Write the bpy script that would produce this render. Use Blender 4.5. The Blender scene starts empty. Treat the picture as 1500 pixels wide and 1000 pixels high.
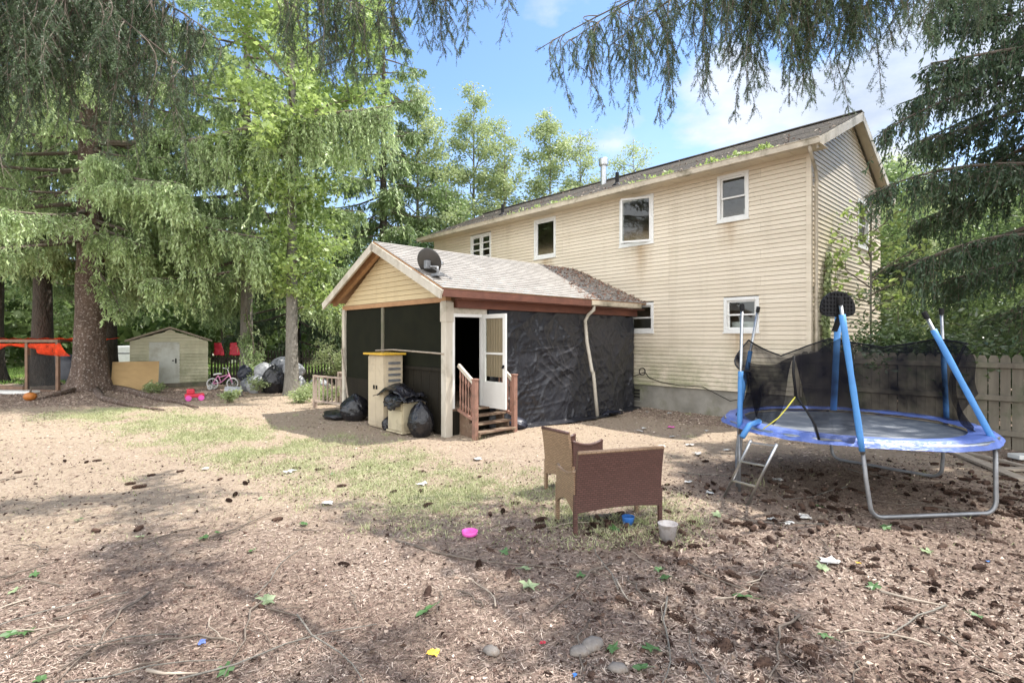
import bpy, bmesh, math, random
import numpy as np
from mathutils import Vector, Matrix
R = math.radians
SC = bpy.context.scene
COL = SC.collection
rnd = random.Random(7)

# ---------------------------------------------------------------- noise / terrain
def _hash(ix, iy, seed):
    n = (ix.astype(np.int64)*374761393 + iy.astype(np.int64)*668265263 + seed*974711) & 0x7fffffff
    n = (n ^ (n >> 13))*1274126177 & 0x7fffffff
    return ((n ^ (n >> 16)) & 0xffff)/65535.0
def vn(x, y, seed=0):
    x = np.asarray(x, float); y = np.asarray(y, float)
    ix = np.floor(x); iy = np.floor(y); fx = x-ix; fy = y-iy
    fx = fx*fx*(3-2*fx); fy = fy*fy*(3-2*fy)
    a = _hash(ix, iy, seed); b = _hash(ix+1, iy, seed); c = _hash(ix, iy+1, seed); d = _hash(ix+1, iy+1, seed)
    return a+(b-a)*fx+(c-a)*fy+(a-b-c+d)*fx*fy
def fbm(x, y, seed=0, o=4):
    s = 0; a = .5
    for i in range(o):
        s = s+a*vn(x*2**i, y*2**i, seed+i*17); a *= .5
    return s
def gz(x, y):
    x = np.asarray(x, float); y = np.asarray(y, float)
    z = .07*(vn(x*.45, y*.45, 3)-.5)+.035*(vn(x*1.7, y*1.7, 5)-.5)+.02*(vn(x*5, y*5, 8)-.5)
    z = z+.16*np.exp(-((x+14.1)**2+(y-17.4)**2)/5)+.08*np.exp(-((x+10.1)**2+(y-19.8)**2)/2)
    return z
def g(x, y): return float(gz(x, y))
CF, CH, HOR = 762.0, 1.9, 494.0            # focal length (px of the 1500 px frame), eye height, horizon row
def G(px, py):
    d = CF*CH/(py-HOR); return ((px-750)/CF*d, d)

# ---------------------------------------------------------------- house frame
A = math.atan2(-.733114, .680106)
KX, KY = 6.338, 11.052
UX = (.680106, -.733114); VY = (.733114, .680106)
def HW(lx, ly): return (KX+lx*UX[0]+ly*VY[0], KY+lx*UX[1]+ly*VY[1])
def HL(X, Y): a = X-KX; b = Y-KY; return (a*UX[0]+b*UX[1], a*VY[0]+b*VY[1])

# ---------------------------------------------------------------- mesh builder
class MB:
    def __init__(s): s.v = []; s.f = []; s.m = []
    def add(s, vs, fs, mi=0):
        o = len(s.v); s.v += [tuple(p) for p in vs]
        for f in fs: s.f.append(tuple(i+o for i in f)); s.m.append(mi)
        return s
    def hexa(s, p, mi=0):      # 8 corners: bottom 0-3, top 4-7
        return s.add(p, [(3,2,1,0),(4,5,6,7),(0,1,5,4),(1,2,6,5),(2,3,7,6),(3,0,4,7)], mi)
    def box(s, x0, x1, y0, y1, z0, z1, mi=0):
        return s.hexa([(x0,y0,z0),(x1,y0,z0),(x1,y1,z0),(x0,y1,z0),(x0,y0,z1),(x1,y0,z1),(x1,y1,z1),(x0,y1,z1)], mi)
    def bar(s, a, b, w, h=None, up=(0,0,1), mi=0):
        h = w if h is None else h
        a = Vector(a); b = Vector(b); d = (b-a).normalized(); u = Vector(up)
        if abs(d.dot(u)) > .98: u = Vector((1,0,0))
        sd = d.cross(u).normalized()*w/2; uu = sd.cross(d).normalized()*h/2
        return s.hexa([a-sd-uu, a+sd-uu, b+sd-uu, b-sd-uu, a-sd+uu, a+sd+uu, b+sd+uu, b-sd+uu], mi)
    def tube(s, pts, r, n=8, mi=0, cap=True):
        pts = [Vector(p) for p in pts]; N = len(pts)
        rs = r if isinstance(r, (list, tuple)) else [r]*N
        o = len(s.v); up = None
        for i, p in enumerate(pts):
            t = (pts[min(i+1, N-1)]-pts[max(i-1, 0)]).normalized()
            if up is None:
                up = Vector((0,0,1)) if abs(t.z) < .9 else Vector((1,0,0))
            sd = t.cross(up).normalized(); up = sd.cross(t).normalized()
            for k in range(n):
                a = 2*math.pi*k/n; q = p+(sd*math.cos(a)+up*math.sin(a))*rs[i]; s.v.append(tuple(q))
        for i in range(N-1):
            for k in range(n):
                k2 = (k+1) % n
                s.f.append((o+i*n+k, o+i*n+k2, o+(i+1)*n+k2, o+(i+1)*n+k)); s.m.append(mi)
        if cap:
            s.f.append(tuple(o+k for k in range(n))[::-1]); s.m.append(mi)
            s.f.append(tuple(o+(N-1)*n+k for k in range(n))); s.m.append(mi)
        return s
    def grid(s, fn, nu, nv, mi=0, closed=False):
        o = len(s.v)
        for j in range(nv+1):
            for i in range(nu+1): s.v.append(tuple(fn(i/nu, j/nv)))
        for j in range(nv):
            for i in range(nu):
                a = o+j*(nu+1)+i; s.f.append((a, a+1, a+nu+2, a+nu+1)); s.m.append(mi)
        return s
    def lathe(s, prof, n=16, c=(0,0,0), mi=0, wob=None):
        o = len(s.v)
        for j, (r, z) in enumerate(prof):
            for k in range(n):
                a = 2*math.pi*k/n; rr = r*(wob(a, z) if wob else 1)
                s.v.append((c[0]+rr*math.cos(a), c[1]+rr*math.sin(a), c[2]+z))
        for j in range(len(prof)-1):
            for k in range(n):
                k2 = (k+1) % n; s.f.append((o+j*n+k, o+j*n+k2, o+(j+1)*n+k2, o+(j+1)*n+k)); s.m.append(mi)
        s.f.append(tuple(o+k for k in range(n))[::-1]); s.m.append(mi)
        s.f.append(tuple(o+(len(prof)-1)*n+k for k in range(n))); s.m.append(mi)
        return s
    def build(s, name, mats, parent=None, loc=(0,0,0), rot=0, off=(0,0,0), smooth=False, bevel=0):
        me = bpy.data.meshes.new(name)
        v = [(p[0]-off[0], p[1]-off[1], p[2]-off[2]) for p in s.v]
        me.from_pydata(v, [], s.f)
        for mm in (mats if isinstance(mats, (list, tuple)) else [mats]): me.materials.append(mm)
        me.polygons.foreach_set('material_index', s.m)
        if smooth: me.polygons.foreach_set('use_smooth', [True]*len(s.f))
        me.update()
        o = bpy.data.objects.new(name, me); COL.objects.link(o)
        if parent: o.parent = parent
        else: o.location = loc; o.rotation_euler = (0,0,rot)
        if bevel:
            b = o.modifiers.new('edge', 'BEVEL'); b.width = bevel; b.segments = 2; b.limit_method = 'ANGLE'; b.angle_limit = R(40)
        return o

def tag(o, label=None, cat=None, group=None, kind=None):
    if label: o['label'] = label
    if cat: o['category'] = cat
    if group: o['group'] = group
    if kind: o['kind'] = kind
    return o
class T:
    """A thing: an Empty at its base; parts are authored in house-frame ('H') or world ('W') coordinates, or locally ('L')."""
    def __init__(s, name, label, cat, org, frame='W', rot=0, group=None):
        o = bpy.data.objects.new(name, None); COL.objects.link(o); o.empty_display_size = .2
        s.o = o; s.frame = frame
        if frame == 'H':
            x, y = HW(org[0], org[1]); o.location = (x, y, org[2]); o.rotation_euler = (0,0,A); s.off = org
        elif frame == 'W': o.location = org; s.off = org
        else: o.location = org; o.rotation_euler = (0,0,rot); s.off = (0,0,0)
        tag(o, label, cat, group)
    def part(s, mb, name, mats, parent=None, **k):
        return mb.build(name, mats, parent or s.o, off=s.off, **k)
def single(mb, name, label, cat, mats, org, frame='W', rot=0, group=None, kind=None, **k):
    if frame == 'H':
        x, y = HW(org[0], org[1]); o = mb.build(name, mats, loc=(x, y, org[2]), rot=A, off=org, **k)
    elif frame == 'W': o = mb.build(name, mats, loc=org, off=org, **k)
    else: o = mb.build(name, mats, loc=org, rot=rot, **k)
    return tag(o, label, cat, group, kind)
def copy_tree(o, parent=None):
    c = o.copy(); COL.objects.link(c)
    if parent: c.parent = parent
    for ch in o.children: copy_tree(ch, c)
    return c

# ---------------------------------------------------------------- materials
def nodes(name):
    m = bpy.data.materials.new(name); m.use_nodes = True
    nt = m.node_tree; return m, nt, nt.nodes['Principled BSDF']
def N(nt, t, **k):
    n = nt.nodes.new(t)
    for a, b in k.items(): setattr(n, a, b)
    return n
def ramp(nt, fac, stops):
    r = N(nt, 'ShaderNodeValToRGB'); e = r.color_ramp.elements
    while len(e) < len(stops): e.new(.5)
    for el, (p, c) in zip(e, stops): el.position = p; el.color = (*c, 1)
    nt.links.new(fac, r.inputs[0]); return r.outputs[0]
def noise(nt, scale, detail=5, rough=.55, vec=None, stretch=None, coord='Object'):
    if vec is None: vec = N(nt, 'ShaderNodeTexCoord').outputs[coord]
    if stretch:
        mp = N(nt, 'ShaderNodeMapping'); mp.inputs['Scale'].default_value = stretch; nt.links.new(vec, mp.inputs[0]); vec = mp.outputs[0]
    n = N(nt, 'ShaderNodeTexNoise'); n.inputs['Scale'].default_value = scale; n.inputs['Detail'].default_value = detail; n.inputs['Roughness'].default_value = rough
    nt.links.new(vec, n.inputs['Vector']); return n.outputs['Fac']
def mixc(nt, fac, a, b, mode='MIX'):
    m = N(nt, 'ShaderNodeMix', data_type='RGBA', blend_type=mode)
    for i, v in ((0, fac), (6, a), (7, b)):
        if isinstance(v, (int, float)): m.inputs[i].default_value = v
        elif isinstance(v, tuple): m.inputs[i].default_value = (*v, 1)
        else: nt.links.new(v, m.inputs[i])
    return m.outputs[2]
def math_n(nt, op, a, b=0.):
    m = N(nt, 'ShaderNodeMath', operation=op)
    for i, v in enumerate((a, b)):
        if isinstance(v, (int, float)): m.inputs[i].default_value = v
        else: nt.links.new(v, m.inputs[i])
    return m.outputs[0]
def bump(nt, bs, h, strength=.3, dist=.01):
    b = N(nt, 'ShaderNodeBump'); b.inputs['Strength'].default_value = strength; b.inputs['Distance'].default_value = dist
    nt.links.new(h, b.inputs['Height']); nt.links.new(b.outputs[0], bs.inputs['Normal']); return b
def mat(name, c1, c2=None, rough=.6, scale=6, stretch=None, bs=.25, bd=.004, bscale=None, metal=0, spec=.5, dirt=None, dscale=1.5):
    m, nt, b = nodes(name)
    c2 = c2 or tuple(x*.75 for x in c1)
    f = noise(nt, scale, 6, .6, stretch=stretch)
    col = ramp(nt, f, [(.3, c2), (.7, c1)])
    if dirt:
        d = noise(nt, dscale, 7, .65)
        dm = ramp(nt, d, [(.5, (0,0,0)), (.68, (1,1,1))]); col = mixc(nt, dm, col, dirt)
    nt.links.new(col, b.inputs['Base Color']); b.inputs['Roughness'].default_value = rough; b.inputs['Metallic'].default_value = metal
    b.inputs['Specular IOR Level'].default_value = spec
    if bs: bump(nt, b, noise(nt, bscale or scale*6, 4, .6, stretch=stretch), bs, bd)
    return m
M = {}
def siding_mat(name, c, stains=()):
    m, nt, b = nodes(name)
    f = noise(nt, .7, 5, .6); col = ramp(nt, f, [(.3, tuple(x*.9 for x in c)), (.7, c)])
    st = noise(nt, 2.2, 6, .65, stretch=(1, 1, .12))          # run-off streaks
    col = mixc(nt, ramp(nt, st, [(.52, (0,0,0)), (.75, (.55,.55,.55))]), col, (c[0]*.72, c[1]*.70, c[2]*.66))
    tc = N(nt, 'ShaderNodeTexCoord'); sx = N(nt, 'ShaderNodeSeparateXYZ'); nt.links.new(tc.outputs['Object'], sx.inputs[0])
    low = N(nt, 'ShaderNodeMapRange'); nt.links.new(sx.outputs[2], low.inputs[0])
    for i, v in ((1, 2.0), (2, .6), (3, 0.), (4, 1.)): low.inputs[i].default_value = v
    al = math_n(nt, 'MULTIPLY', low.outputs[0], ramp(nt, noise(nt, 1.1, 6, .7), [(.4, (0,0,0)), (.6, (1,1,1))]))
    col = mixc(nt, al, col, (.34,.34,.2))
    br = N(nt, 'ShaderNodeTexBrick'); cbv = N(nt, 'ShaderNodeCombineXYZ'); nt.links.new(math_n(nt, 'ADD', sx.outputs[0], sx.outputs[1]), cbv.inputs[0]); nt.links.new(math_n(nt, 'SUBTRACT', sx.outputs[2], .62), cbv.inputs[1]); nt.links.new(cbv.outputs[0], br.inputs['Vector'])
    br.inputs['Scale'].default_value = 1; br.inputs['Brick Width'].default_value = 3.66; br.inputs['Row Height'].default_value = .204; br.inputs['Mortar Size'].default_value = .002; br.offset = .37; br.offset_frequency = 3
    br.inputs['Color1'].default_value = (1,1,1,1); br.inputs['Color2'].default_value = (.9,.89,.87,1); br.inputs['Mortar'].default_value = (.5,.47,.42,1)
    col = mixc(nt, 1., col, br.outputs[0], 'MULTIPLY')
    if stains:
        for (sx0, w_, z1_, z0_) in stains:      # rusty run-off under a sill
            a_ = math_n(nt, 'ABSOLUTE', math_n(nt, 'SUBTRACT', sx.outputs[0], sx0)); f1 = N(nt, 'ShaderNodeMapRange'); nt.links.new(a_, f1.inputs[0]); f2 = N(nt, 'ShaderNodeMapRange'); nt.links.new(sx.outputs[2], f2.inputs[0]); f3 = N(nt, 'ShaderNodeMapRange'); nt.links.new(sx.outputs[2], f3.inputs[0])
            for i_, v_ in ((1, w_), (2, 0.), (3, 0.), (4, 1.)): f1.inputs[i_].default_value = v_
            for i_, v_ in ((1, z0_), (2, z1_), (3, 0.), (4, 1.)): f2.inputs[i_].default_value = v_
            for i_, v_ in ((1, z1_+.02), (2, z1_), (3, 0.), (4, 1.)): f3.inputs[i_].default_value = v_
            s_ = math_n(nt, 'MULTIPLY', math_n(nt, 'MULTIPLY', f1.outputs[0], f2.outputs[0]), math_n(nt, 'MULTIPLY', f3.outputs[0], ramp(nt, st, [(.35, (0,0,0)), (.6, (1,1,1))])))
            col = mixc(nt, s_, col, (.36,.24,.12))
    nt.links.new(col, b.inputs['Base Color']); b.inputs['Roughness'].default_value = .5
    bump(nt, b, noise(nt, 30, 4, .6, stretch=(.1,.1,1)), .1, .003)
    return m
def shingle_mat(name, c1, c2, moss=None, sc=1.0):
    m, nt, b = nodes(name)
    tc = N(nt, 'ShaderNodeTexCoord')
    br = N(nt, 'ShaderNodeTexBrick'); br.inputs['Scale'].default_value = sc
    br.inputs['Brick Width'].default_value = .3; br.inputs['Row Height'].default_value = .13; br.inputs['Mortar Size'].default_value = .006
    br.inputs['Color1'].default_value = (*c1,1); br.inputs['Color2'].default_value = (*c2,1); br.inputs['Mortar'].default_value = tuple(x*.4 for x in c2)+(1,)
    nt.links.new(tc.outputs['UV'], br.inputs['Vector'])
    f = noise(nt, 3, 8, .7); col = mixc(nt, ramp(nt, f, [(.3, (0,0,0)), (.7, (.6,.6,.6))]), br.outputs[0], tuple(x*.6 for x in c2))
    if moss: col = mixc(nt, ramp(nt, noise(nt, 1.1, 8, .7), [(.5, (0,0,0)), (.66, (.8,.8,.8))]), col, moss)
    gr = noise(nt, 160, 3, .8); col = mixc(nt, .45, col, ramp(nt, gr, [(.3, (.1,.1,.1)), (.7, (.9,.9,.9))]), 'OVERLAY')
    nt.links.new(col, b.inputs['Base Color']); b.inputs['Roughness'].default_value = .9; b.inputs['Specular IOR Level'].default_value = .2
    bump(nt, b, math_n(nt, 'ADD', gr, math_n(nt, 'MULTIPLY', br.outputs['Fac'], -2.)), .5, .006)
    return m
def leaf_mat(name, dark, light, trans=.4, rough=.5, gloss=.06):
    m = bpy.data.materials.new(name); m.use_nodes = True; nt = m.node_tree; nt.nodes.clear()
    at = N(nt, 'ShaderNodeAttribute', attribute_name='tint'); col = ramp(nt, at.outputs['Fac'], [(0, dark), (.6, tuple((a+b)/2 for a, b in zip(dark, light))), (1, light)])
    d = N(nt, 'ShaderNodeBsdfDiffuse'); t = N(nt, 'ShaderNodeBsdfTranslucent'); gl = N(nt, 'ShaderNodeBsdfGlossy'); gl.inputs['Roughness'].default_value = rough
    nt.links.new(col, d.inputs[0]); nt.links.new(col, t.inputs[0])
    a = N(nt, 'ShaderNodeMixShader'); a.inputs[0].default_value = trans; nt.links.new(d.outputs[0], a.inputs[1]); nt.links.new(t.outputs[0], a.inputs[2])
    b = N(nt, 'ShaderNodeMixShader'); b.inputs[0].default_value = gloss; nt.links.new(a.outputs[0], b.inputs[1]); nt.links.new(gl.outputs[0], b.inputs[2])
    o = N(nt, 'ShaderNodeOutputMaterial'); nt.links.new(b.outputs[0], o.inputs[0]); return m
def tint_mat(name, stops, rough=.8):
    m, nt, b = nodes(name); at = N(nt, 'ShaderNodeAttribute', attribute_name='tint')
    nt.links.new(ramp(nt, at.outputs['Fac'], stops), b.inputs['Base Color']); b.inputs['Roughness'].default_value = rough; b.inputs['Specular IOR Level'].default_value = .25
    return m

SID = (.77,.68,.54)
M['siding'] = siding_mat('cream_vinyl', SID, ((2.75,.5,4.42,3.2), (5.3,.35,4.63,3.9), (-.7,.4,4.4,3.7), (5.55,.4,2.0,1.2)))
M['gsiding'] = siding_mat('porch_vinyl', (.68,.55,.33))
M['white'] = mat('white_vinyl', (.8,.8,.78), (.7,.7,.67), .4, 3, bs=.05)
M['trim'] = mat('weathered_trim', (.62,.58,.5), (.48,.43,.35), .6, 5, stretch=(1,1,.3), dirt=(.3,.27,.2))
M['gutter'] = mat('gutter_metal', (.6,.53,.42), (.45,.39,.3), .5, 4, dirt=(.22,.19,.13), dscale=2.5, bs=.1)
M['soffit'] = mat('soffit_vinyl', (.66,.58,.44), (.58,.5,.38), .5, 4, bs=.05)
M['roof'] = shingle_mat('old_shingle', (.37,.345,.325), (.26,.245,.23), moss=(.30,.28,.24))
M['proof'] = shingle_mat('pale_shingle', (.42,.395,.365), (.33,.31,.285))
M['conc'] = mat('old_concrete', (.36,.34,.3), (.22,.21,.18), .9, 2.5, dirt=(.17,.17,.1), dscale=1.2, bs=.3, bd=.01)
M['redwood'] = mat('red_brown_wood', (.2,.075,.045), (.11,.04,.027), .7, 5, stretch=(.3,.3,1))
M['fascia'] = mat('red_fascia', (.17,.065,.04), (.1,.038,.026), .7, 5)
M['raw'] = mat('raw_wood', (.45,.26,.13), (.33,.18,.09), .7, 6)
M['palestain'] = mat('pale_worn_wood', (.48,.4,.33), (.33,.25,.2), .8, 8, stretch=(1,1,.2), dirt=(.3,.2,.16), dscale=5)
M['stain'] = mat('faded_red_stain', (.34,.19,.145), (.25,.13,.095), .75, 9, stretch=(1,1,.15), dirt=(.16,.1,.07), dscale=5)
M['greywood'] = mat('grey_wood', (.25,.22,.17), (.15,.13,.1), .85, 7, stretch=(1,1,.12), dirt=(.11,.12,.07), dscale=2)
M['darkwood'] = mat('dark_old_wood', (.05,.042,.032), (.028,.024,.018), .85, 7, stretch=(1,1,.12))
M['tread'] = mat('step_wood', (.2,.13,.085), (.12,.075,.05), .8, 7, dirt=(.3,.24,.17), dscale=6)
M['plank'] = mat('weathered_plank', (.42,.36,.29), (.28,.23,.18), .85, 8)
M['screen'] = mat('dark_screen', (.014,.015,.008), (.009,.01,.006), .85, 3, bs=.15, spec=.15)
M['panel'] = mat('dark_panel', (.024,.02,.013), (.013,.011,.008), .8, 6, stretch=(4,4,.2), spec=.2)
def plastic(name, c, rough=.35, s1=7, st=.6):
    m, nt, b = nodes(name)
    col = ramp(nt, noise(nt, 3, 5), [(.3, tuple(x*.7 for x in c)), (.7, c)])
    nt.links.new(col, b.inputs['Base Color']); b.inputs['Roughness'].default_value = rough; b.inputs['Specular IOR Level'].default_value = .55
    n = N(nt, 'ShaderNodeTexVoronoi', feature='DISTANCE_TO_EDGE'); n.inputs['Scale'].default_value = s1
    tc = N(nt, 'ShaderNodeTexCoord'); mx = mixc(nt, .14, tc.outputs['Object'], N(nt, 'ShaderNodeTexNoise').outputs['Color']); nt.links.new(mx, n.inputs['Vector'])
    h = math_n(nt, 'ADD', n.outputs['Distance'], noise(nt, 14, 5, .6)); bump(nt, b, h, st, .02); return m
M['tarp'] = plastic('black_tarp_sheet', (.02,.021,.028), .34, 5, .3)
M['bag'] = plastic('black_bag_film', (.012,.012,.016), .22, 8, .7)
M['bagw'] = plastic('clear_bag_film', (.42,.43,.45), .3, 8, .7)
M['bagg'] = plastic('grey_bag_film', (.16,.17,.19), .28, 8, .7)
M['beige'] = mat('beige_plastic', (.58,.49,.35), (.5,.42,.3), .5, 3, dirt=(.33,.27,.19), bs=.05)
M['cream'] = mat('cream_laminate', (.6,.53,.37), (.5,.43,.29), .5, 3, dirt=(.3,.24,.16), dscale=3, bs=.05)
M['yellow'] = mat('yellow_paint', (.75,.47,.05), (.6,.35,.04), .5, 5)
M['metal'] = mat('galvanised', (.55,.56,.57), (.4,.41,.42), .38, 14, metal=1, bs=.1)
M['dullmetal'] = mat('dull_steel', (.33,.34,.35), (.22,.22,.23), .5, 9, metal=.7, bs=.1)
M['black'] = mat('black_plastic', (.011,.011,.013), (.007,.007,.008), .6, 8, bs=.1, spec=.25)
M['dish'] = mat('dish_grey', (.06,.054,.048), (.04,.037,.033), .55, 5, bs=.05)
M['blue'] = mat('blue_foam', (.09,.3,.66), (.07,.24,.56), .5, 6, bs=.15)
M['pad'] = plastic('blue_pad_vinyl', (.13,.2,.55), .45, 9, .6)
M['mat'] = mat('jump_mat', (.17,.19,.22), (.12,.135,.16), .55, 4, dirt=(.28,.29,.3), dscale=4, bs=.15)
M['trunkbark'] = None
def bark(name, c1, c2, spots=None, sc=9):
    m, nt, b = nodes(name)
    n1 = noise(nt, sc, 8, .7, stretch=(1,1,.35)); v = N(nt, 'ShaderNodeTexVoronoi'); v.inputs['Scale'].default_value = sc*2
    tc = N(nt, 'ShaderNodeTexCoord'); mp = N(nt, 'ShaderNodeMapping'); mp.inputs['Scale'].default_value = (1,1,.45); nt.links.new(tc.outputs['Object'], mp.inputs[0]); nt.links.new(mp.outputs[0], v.inputs['Vector'])
    col = ramp(nt, n1, [(.3, c2), (.7, c1)])
    if spots: col = mixc(nt, ramp(nt, noise(nt, sc*2.6, 5, .7), [(.55, (0,0,0)), (.63, (1,1,1))]), col, spots)
    nt.links.new(col, b.inputs['Base Color']); b.inputs['Roughness'].default_value = .9; b.inputs['Specular IOR Level'].default_value = .2
    bump(nt, b, math_n(nt, 'ADD', n1, v.outputs['Distance']), .9, .03); return m
M['bark'] = bark('spruce_bark', (.17,.12,.095), (.07,.05,.04), spots=(.36,.31,.28), sc=6)
M['bark2'] = bark('dark_bark', (.1,.085,.07), (.045,.038,.03))
M['bark3'] = bark('grey_bark', (.26,.24,.21), (.15,.14,.12))
M['twig'] = mat('twig_wood', (.19,.155,.125), (.1,.08,.062), .9, 20)
def net_mat(name, c, cover, scale):
    m = bpy.data.materials.new(name); m.use_nodes = True; nt = m.node_tree; nt.nodes.clear()
    d = N(nt, 'ShaderNodeBsdfDiffuse'); d.inputs[0].default_value = (*c, 1); t = N(nt, 'ShaderNodeBsdfTransparent')
    f = math_n(nt, 'MULTIPLY', noise(nt, scale, 3, .6), cover*2)
    mx = N(nt, 'ShaderNodeMixShader'); nt.links.new(f, mx.inputs[0]); nt.links.new(t.outputs[0], mx.inputs[1]); nt.links.new(d.outputs[0], mx.inputs[2])
    o = N(nt, 'ShaderNodeOutputMaterial'); nt.links.new(mx.outputs[0], o.inputs[0]); return m
M['net'] = net_mat('black_net', (.012,.012,.016), .74, 2.2)
M['wire'] = net_mat('wire_screen', (.05,.05,.05), .3, 2)
def glass_mat():
    m = bpy.data.materials.new('window_glass'); m.use_nodes = True; nt = m.node_tree; nt.nodes.clear()
    gl = N(nt, 'ShaderNodeBsdfGlossy'); gl.inputs['Roughness'].default_value = .02; gl.inputs[0].default_value = (.9,.93,.95,1)
    t = N(nt, 'ShaderNodeBsdfTransparent'); t.inputs[0].default_value = (.7,.74,.72,1)
    fr = N(nt, 'ShaderNodeLayerWeight'); fr.inputs[0].default_value = .5
    f = math_n(nt, 'ADD', math_n(nt, 'MULTIPLY', math_n(nt, 'POWER', fr.outputs['Facing'], 5.), .9), .06)
    mx = N(nt, 'ShaderNodeMixShader'); nt.links.new(f, mx.inputs[0]); nt.links.new(t.outputs[0], mx.inputs[1]); nt.links.new(gl.outputs[0], mx.inputs[2])
    o = N(nt, 'ShaderNodeOutputMaterial'); nt.links.new(mx.outputs[0], o.inputs[0]); return m
M['glass'] = glass_mat()
def wicker(name, c1, c2):
    m, nt, b = nodes(name); tc = N(nt, 'ShaderNodeTexCoord')
    br = N(nt, 'ShaderNodeTexBrick'); br.inputs['Scale'].default_value = 1; br.inputs['Brick Width'].default_value = .05; br.inputs['Row Height'].default_value = .021; br.inputs['Mortar Size'].default_value = .0036
    br.inputs['Color1'].default_value = (*c1,1); br.inputs['Color2'].default_value = tuple(x*.7 for x in c1)+(1,); br.inputs['Mortar'].default_value = (*c2,1)
    sx = N(nt, 'ShaderNodeSeparateXYZ'); nt.links.new(tc.outputs['Object'], sx.inputs[0]); cb = N(nt, 'ShaderNodeCombineXYZ')
    nt.links.new(math_n(nt, 'ADD', sx.outputs[0], sx.outputs[1]), cb.inputs[0]); nt.links.new(sx.outputs[2], cb.inputs[1]); nt.links.new(cb.outputs[0], br.inputs['Vector'])
    f = noise(nt, 5, 6, .6); col = mixc(nt, ramp(nt, f, [(.35, (0,0,0)), (.7, (.5,.5,.5))]), br.outputs[0], tuple(x*.65 for x in c1))
    nt.links.new(col, b.inputs['Base Color']); b.inputs['Roughness'].default_value = .45
    bump(nt, b, math_n(nt, 'MULTIPLY', br.outputs['Fac'], -1.), .5, .003); return m
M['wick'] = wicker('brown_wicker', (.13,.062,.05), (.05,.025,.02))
M['wickt'] = wicker('lit_wicker', (.36,.24,.15), (.16,.1,.06))  # paler copy of the wicker: brighter light on these faces painted into the colour
M['seatd'] = mat('bark_free', (.1,.1,.1), bs=0)
def flat(name, c, rough=.5): return mat(name, c, tuple(x*.85 for x in c), rough, 8, bs=.08)
M['pink'] = flat('pink_plastic', (.8,.12,.5)); M['red'] = flat('red_plastic', (.62,.03,.06)); M['cup'] = flat('blue_plastic', (.05,.2,.6))
M['orange'] = flat('orange_net', (.85,.09,.03)); M['paper'] = mat('white_paper', (.68,.67,.64), (.5,.48,.45), .7, 12, dirt=(.38,.32,.26), dscale=16); M['pinkp'] = flat('pale_pink_paint', (.62,.25,.42), .35)
M['bucket'] = mat('translucent_white', (.56,.53,.53), (.44,.41,.4), .45, 9, dirt=(.3,.26,.22), dscale=14); M['rubber'] = flat('black_rubber', (.025,.025,.025), .7); M['tyre'] = flat('pale_tyre', (.6,.6,.58), .7)
M['ply'] = mat('plywood', (.5,.33,.15), (.42,.27,.12), .7, 5, stretch=(.4,1,1), bs=.05); M['pumpkin'] = flat('orange_pot', (.5,.17,.03)); M['greenm'] = flat('green_cloth', (.02,.16,.09))
M['yellowm'] = flat('yellow_cord', (.75,.7,.1)); M['carwhite'] = flat('car_white', (.7,.72,.74), .25); M['navy'] = plastic('navy_cover', (.018,.022,.04), .4, 5, .5)
M['hwhite'] = flat('far_white', (.72,.72,.7)); M['hroof'] = flat('far_roof', (.3,.29,.28)); M['shed'] = siding_mat('shed_siding', (.72,.69,.5)); M['sheddoor'] = mat('shed_door_paint', (.66,.67,.62), (.55,.56,.5), .6, 4, dirt=(.42,.4,.32))
M['curtain'] = mat('curtain', (.55,.42,.3), (.45,.33,.22), .8, 4, stretch=(6,6,.3))
M['dark'] = flat('dark_interior', (.03,.028,.025), .8)
M['litpaper'] = flat('grey_paper', (.55,.55,.53), .7); M['yellowl'] = flat('yellow_wrap', (.7,.42,.05), .5); M['stone'] = mat('field_stone', (.3,.27,.24), (.15,.13,.115), .9, 14, dirt=(.16,.12,.09), dscale=12, bs=.6)
# ---------------------------------------------------------------- camera, sun, sky
cam = bpy.data.cameras.new('camera'); cam.lens = 36*CF/1500; cam.sensor_width = 36; cam.sensor_fit = 'HORIZONTAL'
cam.shift_y = -(500-HOR)/1500; cam.clip_end = 2000; cam.clip_start = .05
co = bpy.data.objects.new('camera', cam); COL.objects.link(co); co.location = (0,0,CH); co.rotation_euler = (R(90),0,0); SC.camera = co
SUNV = Vector((2.9,.8,5.9)).normalized()
EL = math.asin(SUNV.z); AZ = math.atan2(SUNV.x, SUNV.y)
sl = bpy.data.lights.new('sun', 'SUN'); sl.energy = 3.3; sl.angle = R(.53); sl.color = (1,.95,.88)
so = bpy.data.objects.new('sun', sl); COL.objects.link(so); so.rotation_euler = SUNV.to_track_quat('Z', 'Y').to_euler(); so.location = (10,5,30)
W = bpy.data.worlds.new('World'); SC.world = W; W.use_nodes = True; nt = W.node_tree
bg = nt.nodes['Background']; sky = N(nt, 'ShaderNodeTexSky', sky_type='NISHITA'); sky.sun_disc = False; sky.sun_elevation = EL; sky.sun_rotation = AZ
sky.air_density = 1.0; sky.dust_density = .6; sky.ozone_density = 1.3
tc = N(nt, 'ShaderNodeTexCoord')
sx = N(nt, 'ShaderNodeSeparateXYZ'); nt.links.new(tc.outputs['Generated'], sx.inputs[0])
zz = math_n(nt, 'ADD', math_n(nt, 'MAXIMUM', sx.outputs[2], 0.), .22)
cb = N(nt, 'ShaderNodeCombineXYZ')       # clouds on a flat layer overhead: direction divided by height
nt.links.new(math_n(nt, 'DIVIDE', sx.outputs[0], zz), cb.inputs[0]); nt.links.new(math_n(nt, 'DIVIDE', sx.outputs[1], zz), cb.inputs[1])
cl = noise(nt, 1.7, 9, .55, vec=cb.outputs[0])
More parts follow.
